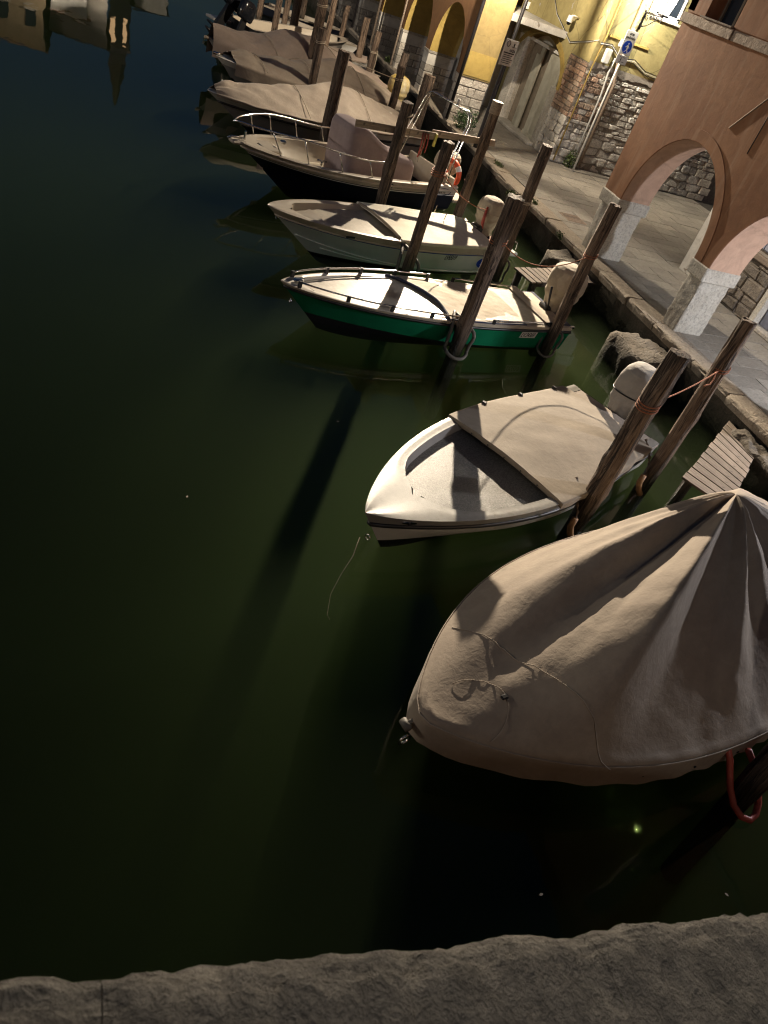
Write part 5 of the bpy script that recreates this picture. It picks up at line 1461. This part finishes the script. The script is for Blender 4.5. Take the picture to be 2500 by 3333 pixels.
for (bt, ss) in ((B6, (.30, .62)), (B7, (.26, .55, .80)), (B8, (.33, .70))):
    for s_ in ss:        # lashings over the covers
        pts = []
        for i in range(33):
            t = -1 + i / 16; a_ = abs(t); hw = bt.half(s_) + .03
            H_, ex_ = bt.cov; z = bt.zs(s_) + .055 + H_(s_) * (1 - a_ ** ex_(s_)); pts.append((bt.X(s_, bt.zs(s_)) + .02 * t, t * hw, z))
        tube_part(bt.o, pts, .009, MAT['rope'], "lashing", 6)
# ------------------------------------------------------------------ 9. boat with black outboards, its stern to the canal
B9 = Boat("grey_motor_boat", "grey boat with big tilted black outboards at the top of the picture", (8.9, 32.3), (4.5, 30.4), 2.0, .6, .8, .7, s0=.5, p=2.2, q=.8, st=.92)
B9.hull([(.12, 'black'), (2, 'hull_grey')]); B9.deck(.16, .7, .9, .01, 'cream'); B9.well(.16, .7, .9, .3, .03, 'cream', 'deck_cream')
def bare_motor(boat, x, y, z, tilt, sc):
    def tf(p):
        dx, dz = p[0] * sc, p[2] * sc
        return (x + dx * cos(tilt) - dz * sin(tilt), y + p[1] * sc, z + dx * sin(tilt) + dz * cos(tilt))
    e = MB()
    def fn(u, v):
        th = 2 * pi * u; c, s = cos(th), sin(th); k = (abs(c) ** 3 + abs(s) ** 3) ** (-1 / 3)
        pr = [(.01, .10), (.75, .10), (.9, .14), (1, .35), (.98, .58), (.85, .72), (.5, .79), (.01, .80)]
        i = v * 7; a = int(min(i, 6)); f = i - a; r_ = lerp(pr[a][0], pr[a + 1][0], f); h = lerp(pr[a][1], pr[a + 1][1], f)
        return tf((-.15 + .36 * r_ * c * k - .08 * h, .24 * r_ * s * k, h))
    e.grid(fn, 40, 30, closed_u=True); mo = e.build("outboard_motor", MAT['black_gloss'], boat.o, True)
    g = MB(); g.add([tf(p) for p in MBX((-.24, -.02, -.07, .07, -.75, .12)).v], MBX((-.24, -.02, -.07, .07, -.75, .12)).f); g.build("shaft", MAT['black'], mo)
    g = MB(); q = MBX((-.42, .08, -.10, .10, -.60, -.56)); g.add([tf(p) for p in q.v], q.f); g.build("cavitation_plate", MAT['black'], mo)
    g = MB(); g.tube([tf((-.42, 0, -.74)), tf((-.2, 0, -.74)), tf((.12, 0, -.74))], [.02 * sc, .06 * sc, .02 * sc], 10); g.build("gearcase", MAT['black'], mo, True)
    g = MB(); g.tube([tf((-.30 + .2, -.245, .62)), tf((-.42, -.20, .55)), tf((-.5, 0, .5))], .012, 6); g.build("cowling_trim", MAT['chrome'], mo, True)
def MBX(a): q = MB(); q.box(*a); return q
bare_motor(B9, -.15, .35, .72, -.55, 1.25)
bare_motor(B9, -.05, -.45, .62, -.35, .85)
tube_part(B9.o, [(.1, .85, .6), (-.1, .85, 1.15), (-.1, .65, 1.15), (.1, .65, .6)], .018, MAT['cream'], "boarding_ladder")
box_part(B9.o, (-.75, -.02, .45, 1.0, .38, .46), "swim_platform", MAT['hull_grey'], .02)
# ------------------------------------------------------------------ small skiffs close to the quay
def skiff(bow, stern, B_, label, hm, dm, cov=None):
    q = Boat("small_skiff", label, bow, stern, B_, .38, .48, .35, s0=.45, p=2.1, q=.8, st=.8)
    q.hull([(.06, 'cream'), (2, hm)]); q.deck(.09, .7, .92, .01, 'cream'); q.well(.09, .7, .92, .2, .03, 'cream', dm)
    box_part(q.o, (q.L * .35, q.L * .42, -q.half(.38) + .1, q.half(.38) - .1, .30, .345), "thwart", MAT['plank'])
    box_part(q.o, (.05, .30, -q.half(.05) + .1, q.half(.05) - .1, .28, .33), "thwart", MAT['plank'])
    if cov: q.cover(.02, .9, lambda s: .12, lambda s: 2, cov, skirt=.05, fold=.01, seed=5, over=0)
    return q
S1 = skiff((9.75, 33.6), (7.0, 35.9), 1.3, "small white skiff with pale deck between the far posts and the quay", 'hull_white', 'cream')
S2 = skiff((9.6, 30.9), (7.3, 31.4), 1.3, "small skiff with tan cover just behind the far row of covered boats", 'hull_white', 'deck_cream', 'canvas_r')
S3 = skiff((9.7, 36.6), (6.6, 38.2), 1.5, "dark skiff furthest up the quay near the top of the picture", 'hull_navy', 'cream')
S4 = skiff((9.3, 28.6), (6.9, 29.3), 1.3, "low skiff under a grey brown cover behind the post with hanging rope", 'hull_grey', 'deck_cream', 'canvas_b')
# =================================================================== JETTIES
def jetty(label, pts, n, z, seed):
    """pts: quay end A (left,right), water end B (left,right)"""
    o = empty("plank_jetty", (0, 0, 0)); tag(o, label, "jetty")
    (al, ar), (bl, br) = pts; rg = random.Random(seed)
    for i in range(n):
        t0 = i / n + .006; t1 = (i + 1) / n - .006
        a = [Vector((lerp(al[0], bl[0], t), lerp(al[1], bl[1], t), z)) for t in (t0, t1)]
        b_ = [Vector((lerp(ar[0], br[0], t), lerp(ar[1], br[1], t), z)) for t in (t0, t1)]
        d = (b_[0] - a[0]).normalized(); ea, eb = rg.uniform(-.012, .012), rg.uniform(-.015, .015); w_ = z + rg.uniform(-.004, .004); th_ = .032
        q4 = [a[0] + d * ea, b_[0] + d * eb, b_[1] + d * eb, a[1] + d * ea]; mid = (q4[0] + q4[1] + q4[2] + q4[3]) / 4
        ins = [mid + (p - mid) * (1 - .004 / (p - mid).length * 1.5) for p in q4]
        e = MB(); ang = atan2(d.y, d.x); rot = Matrix.Rotation(-ang, 3, 'Z')
        e.loft([[tuple(rot @ (p - mid) + Vector((0, 0, zz))) for p in q] for (q, zz) in ((q4, -th_), (q4, -.004), (ins, 0))]); q = e.build("plank", MAT['plank'], o)
        q.location = (mid.x, mid.y, w_); q.rotation_euler = (rg.uniform(-.008, .008), 0, ang)
    for s in (.12, .88):
        A = Vector((lerp(al[0], ar[0], s), lerp(al[1], ar[1], s), z - .07)); B_ = Vector((lerp(bl[0], br[0], s), lerp(bl[1], br[1], s), z - .07))
        d = B_ - A; e = MB(); e.cbox(-.02, d.length - .08, -.035, .035, -.05, .05, .005); q = e.build("bearer", MAT['post'], o); q.location = A; q.rotation_euler = (0, 0, atan2(d.y, d.x))
        e = MB(); e.tube([(B_.x - d.normalized().x * .15, B_.y - d.normalized().y * .15, -1.4), (B_.x - d.normalized().x * .15, B_.y - d.normalized().y * .15, z - .02)], .075, 14); e.build("support_pile", MAT['post'], o, True)
    return o
jetty("plank jetty of grey boards reaching from the quay beside the dinghy", (((9.92, 8.05), (9.86, 7.22)), ((7.72, 6.36), (8.10, 5.72))), 12, .40, 4)
jetty("short plank jetty behind the green boat's covered motor", (((9.98, 13.72), (10.02, 13.05)), ((7.95, 13.02), (8.08, 12.38))), 13, .40, 9)

# =================================================================== LAMPS, SIGNS, CAMERA
QL = empty("pole_lamp", (9.99, 20.82, ZQ)); tag(QL, "dark lamp post on the quay edge carrying the small area notice", "street lamp")
e = MB(); e.tube([(0, 0, 0), (0, 0, .25), (0, 0, .3), (0, 0, 4.95)], [.075, .07, .05, .045], 12); e.build("pole", MAT['iron'], QL, True)
e = MB(); e.tube([(0, 0, 4.90), (-.18, -.08, 5.12), (-.51, -.27, 5.22)], .035, 10); e.build("arm", MAT['iron'], QL, True)
e = MB(); e.loft([[(-.51 + r_ * cos(i * pi / 10), -.27 + r_ * sin(i * pi / 10), z) for i in range(20)] for (r_, z) in ((.19, 5.13), (.20, 5.16), (.14, 5.25), (.04, 5.30))], True, False, True); e.build("shade", MAT['iron'], QL, 40)
NL = empty("arcade_lamp", (11.9, 5.3, 3.80)); tag(NL, "lamp hanging under the orange arcade, out of the picture at the right", "lamp")
e = MB(); e.tube([(0, 0, 0), (0, 0, -.25)], .012, 8); e.build("hanging_rod", MAT['iron'], NL, True)
e = MB(); e.loft([[(r_ * cos(i * pi / 8), r_ * sin(i * pi / 8), z) for i in range(16)] for (r_, z) in ((.17, -.32), (.17, -.30), (.04, -.22))], True, False, True); e.build("shade", MAT['iron'], NL, 40)

# notice on the lamp post: faces the walker, i.e. towards -y
def board(name, label, c, w_, h_, tilt_z, cat, mat, t_=.012):
    o = empty(name, c, tilt_z); tag(o, label, cat)
    e = MB(); e.cbox(-w_ / 2, w_ / 2, 0, t_, -h_ / 2, h_ / 2, .004); e.build("panel", mat, o); return o
def btext(o, body, size, x, z, mat, align='CENTER', bold=0.0, stretch=1.0, name="lettering", off=-.004, shear=0.0):
    return text_part(body, size, lambda a, b_: (x + a, off, z + b_), mat, o, name, align, shear, bold, stretch)
nt = board("notice_board", "small grey notice headed AREA on the dark lamp post", (9.97, 20.74, 3.10), .42, .60, .18, "sign", MAT['plastic_grey'])
btext(nt, "AREA", .085, .19, .03, MAT['ink'], 'RIGHT', .003)
for i in range(6):
    box_part(nt, (-.17 + (.02 if i % 2 else 0), .17 - .03 * (i % 3), -.006, -.001, -.02 - i * .045, -.004 - i * .045 if i else .008), "text_line", MAT['ink'], .001)
e = MB(); e.torus(lambda a: (-.10 + .055 * cos(a), -.004, .20 + .065 * sin(a)), .008, 20, 6); e.build("crest", MAT['ink'], nt, True)
box_part(nt, (.02, .18, -.005, -.001, .14, .155), "symbol_frame", MAT['ink'], .001); box_part(nt, (.07, .11, -.005, -.001, .165, .235), "symbol", MAT['ink'], .001)
# area pedonale sign on its own pole in front of the stone wall
SP = empty("pedestrian_sign", (13.42, 20.98, 0), .10); tag(SP, "white area pedonale sign with blue walking figure disc on a pole", "sign")
e = MB(); e.tube([(0.03, .06, ZQ), (.03, .06, 4.5)], .032, 10); e.build("pole", MAT['plastic_grey'], SP, True)
e = MB(); e.cbox(-.20, .20, 0, .012, 3.87, 4.45, .006); pa = e.build("panel", MAT['white_paint'], SP)
e = MB(); e.cbox(-.20, .20, 0, .012, 3.64, 3.855, .006); pb = e.build("lower_panel", MAT['plastic_grey'], SP)
btext(SP, "area", .095, 0, 4.345, MAT['ink'], 'CENTER', .003, 1.0)
btext(SP, "pedonale", .095, 0, 4.255, MAT['ink'], 'CENTER', .003, .92)
e = MB(); e.grid(lambda u, v: (.155 * v * cos(2 * pi * u), -.003, 4.06 + .155 * v * sin(2 * pi * u)), 40, 3, closed_u=True); e.build("blue_disc", MAT['sign_blue'], SP)
def flat(parent, polys, mat, name, off=-.006):
    e = MB()
    for pl in polys: e.add([(x, off, z) for x, z in pl], [tuple(range(len(pl)))])
    return e.build(name, mat, parent)
fig = [[(-.012, 4.11), (.028, 4.11), (.045, 4.02), (.03, 3.99), (-.005, 3.99)], ]
wf = flat(SP, fig, MAT['white_paint'], "walking_figure")
for nm, pl in (("figure_head", [(.012 + .02 * cos(i * pi / 6), 4.145 + .022 * sin(i * pi / 6)) for i in range(12)]), ("figure_leg", [(.0, 4.0), (.028, 4.0), (-.03, 3.935), (-.062, 3.935)]), ("figure_leg", [(.014, 4.0), (.04, 4.0), (.085, 3.945), (.06, 3.925)]), ("figure_arm", [(-.01, 4.11), (.0, 4.085), (-.055, 4.045), (-.065, 4.06)]), ("figure_arm", [(.03, 4.105), (.035, 4.075), (.075, 4.035), (.085, 4.05)])):
    flat(SP, [pl], MAT['white_paint'], nm, -.0065)
for (x, z, s_) in ((-.05, 3.80, 1), (.06, 3.80, 1), (-.05, 3.69, 1), (.06, 3.69, 1)):
    flat(SP, [[(x - .045, z), (x + .04, z), (x + .04, z + .012), (x - .045, z + .012)]], MAT['ink'], "text_line")
flat(SP, [[(-.05, 3.72), (-.02, 3.72), (-.02, 3.78), (-.05, 3.78)]], MAT['ink'], "symbol")

# wrought iron bracket lantern on the yellow wall
LW = empty("wall_lantern", (13.92, YW - .02, 4.55)); tag(LW, "glowing lantern on a scrolled iron bracket on the yellow wall", "street lamp")
e = MB(); e.cbox(-.03, .03, -.02, .02, -.05, .42, .004); e.build("wall_plate", MAT['iron'], LW)
e = MB(); e.tube([(0, 0, .36), (0, -.5, .38), (0, -.86, .40)], .018, 8); e.build("bracket_arm", MAT['iron'], LW, True)
e = MB(); e.tube([(0, 0, .02), (0, -.3, .10), (0, -.55, .25), (0, -.72, .36)], .014, 8); e.build("bracket_stay", MAT['iron'], LW, True)
for (y0, z0, R_) in ((-.14, .24, .085), (-.32, .28, .06), (-.46, .31, .045), (-.60, .33, .035)):
    e = MB(); e.tube([(0, y0 + R_ * (1 - i / 36) * cos(i * .42), z0 + R_ * (1 - i / 36) * sin(i * .42)) for i in range(28)], .009, 6); e.build("scroll", MAT['iron'], LW, True)
e = MB(); e.tube([(0, -.84, .40), (0, -.84, .30), (.02, -.84, .26)], .016, 8); e.build("drop_finial", MAT['iron'], LW, True)
# lantern: frame, panes, bulb
zl0, zl1 = .46, 1.0
for (sx, sy) in ((-1, -1), (1, -1), (1, 1), (-1, 1)):
    e = MB(); e.tube([(sx * .10, -.84 + sy * .10, zl0), (sx * .17, -.84 + sy * .17, zl1)], .010, 6); e.build("lantern_bar", MAT['iron'], LW, True)
for (a, b_) in (((-1, -1), (1, -1)), ((1, -1), (1, 1)), ((1, 1), (-1, 1)), ((-1, 1), (-1, -1))):
    e = MB(); e.add([(a[0] * .098, -.84 + a[1] * .098, zl0), (b_[0] * .098, -.84 + b_[1] * .098, zl0), (b_[0] * .168, -.84 + b_[1] * .168, zl1), (a[0] * .168, -.84 + a[1] * .168, zl1)], [(0, 1, 2, 3)]); e.build("lantern_pane", MAT['lamp_glass'], LW)
e = MB(); e.loft([[(sx * .21, -.84 + sy * .21, 1.0) for (sx, sy) in ((-1, -1), (1, -1), (1, 1), (-1, 1))], [(sx * .06, -.84 + sy * .06, 1.2) for (sx, sy) in ((-1, -1), (1, -1), (1, 1), (-1, 1))]]); e.build("lantern_roof", MAT['iron'], LW)
e = MB(); e.cbox(-.11, .11, -.95, -.73, .41, .455, .006); e.build("lantern_base", MAT['iron'], LW)
e = MB(); e.sphere((0, -.84, .60), .045, .045, .07); e.build("bulb", MAT['bulb'], LW, True)

# dome security camera
CC = empty("security_camera", (XW - .02, 23.05, 4.10)); tag(CC, "white dome security camera on the yellow wall above the arched doorway", "camera")
e = MB(); e.tube([(0, 0, .12), (-.16, 0, .14), (-.24, 0, .12)], .022, 8); e.build("arm", MAT['white_paint'], CC, True)
e = MB(); e.tube([(-.26, 0, .12), (-.26, 0, -.04)], [.075, .09], 16); e.build("housing", MAT['white_paint'], CC, 40)
e = MB(); e.sphere((-.26, 0, -.05), .07, .07, .07); e.build("dome", MAT['black_gloss'], CC, True)

# =================================================================== PLANTS
def leafy(name, label, c, r3, n, ls, mat, seed, cat="plant", stems=6):
    o = empty(name, c); tag(o, label, cat); rg = random.Random(seed); e = MB()
    for i in range(n):
        while True:
            p = Vector((rg.uniform(-1, 1), rg.uniform(-1, 1), rg.uniform(-1, 1)))
            if p.length <= 1 and p.length > .25: break
        k = 1 + .35 * N(p.x * 2.2, p.y * 2.2, p.z * 2.2 + seed)
        p = Vector((p.x * r3[0] * k, p.y * r3[1] * k, (p.z + 1) * r3[2] * k))
        a, b_ = rg.uniform(0, 6.28), rg.uniform(-.9, .9); s = ls * rg.uniform(.6, 1.3)
        u = Vector((cos(a) * cos(b_), sin(a) * cos(b_), sin(b_))); w_ = u.cross(Vector((rg.uniform(-1, 1), rg.uniform(-1, 1), rg.uniform(-1, 1)))).normalized()
        nn = u.cross(w_)
        e.add([tuple(p), tuple(p + u * s * .5 + w_ * s * .35 + nn * s * .08), tuple(p + u * s), tuple(p + u * s * .5 - w_ * s * .35 + nn * s * .08)], [(0, 1, 2, 3)])
    q = e.build("leaves", mat, o); q["kind"] = "stuff"
    g = MB(); g.tube([(0, 0, 0), (.02, .01, r3[2]), (-.02, .02, r3[2] * 1.6)], [.015, .01, .004], 6); g.build("stem", MAT['foliage'], o, True)
    return o
leafy("ivy_bush", "dark green bushy plant at the foot of the first stone pier on the quay edge", (10.25, 22.62, .66), (.36, .40, .30), 1500, .05, MAT['foliage'], 3)
leafy("wall_weed", "green weed hanging from the quay edge near the white boat's stern", (9.88, 17.55, .40), (.16, .28, .14), 420, .05, MAT['weed'], 5)
leafy("wall_weed", "low yellow green tuft on the kerb just past the hanging weed", (10.0, 16.75, .66), (.10, .22, .06), 240, .045, MAT['weed'], 6)
leafy("wall_weed", "small grass tuft on the kerb beside the lamp post", (10.18, 19.5, .66), (.10, .25, .06), 220, .045, MAT['weed'], 7)
leafy("wall_weed", "tall weeds growing at the foot of the stone wall by the grey pipe", (13.45, 21.38, .68), (.22, .10, .26), 360, .06, MAT['weed'], 8)
leafy("wall_weed", "thin weed at the kerb near the far jetty", (9.92, 14.9, .56), (.07, .15, .08), 140, .04, MAT['weed'], 9)
leafy("wall_weed", "weed at the pier foot far along the quay", (10.0, 30.4, .66), (.10, .2, .12), 200, .05, MAT['weed'], 12)
# drain cover set in the paving
DC = empty("drain_cover", (10.9, 16.2, ZQ + .004)); tag(DC, "square ribbed drain cover in the paving beyond the first pillar", "drain cover")
e = MB(); e.cbox(-.28, .28, -.28, .28, -.01, .004, .002); e.build("plate", MAT['stone_course'], DC)
for i in range(9):
    box_part(DC, (-.25, .25, -.25 + i * .058, -.225 + i * .058, .004, .010), "rib", MAT['stone_course'], .001)
# leaves and specks floating on the water
rg = random.Random(77)
for i, (x, y, lb) in enumerate(((3.05, 7.52, "pale scrap floating off the dinghy's bow"), (1.05, 5.9, "small leaf floating in the open water left of the dinghy"), (4.95, 1.35, "yellow leaf floating near the dark wet post"), (3.3, 1.6, "leaf floating below the big covered boat"))):
    g = MB(); s = .014; g.loft([[(s * cos(a) * (1 + .3 * cos(2 * a)), s * .7 * sin(a), z) for a in [k * pi / 5 for k in range(10)]] for z in (.001, .006)]); o = g.build("floating_leaf", MAT['canvas_l'])
    o.location = (x, y, 0); o.rotation_euler = (0, 0, i * 1.1); tag(o, lb, "leaf", "leaves floating on the canal")
rope("mooring_rope", [(2.72, 5.20, .17), (2.66, 5.08, .02), (2.52, 4.92, -.10), (2.40, 4.75, -.2), (2.34, 4.55, -.28), (2.36, 4.50, -.30)], .004, MAT['rope'], "thin line trailing under water from the grey dinghy's bow")
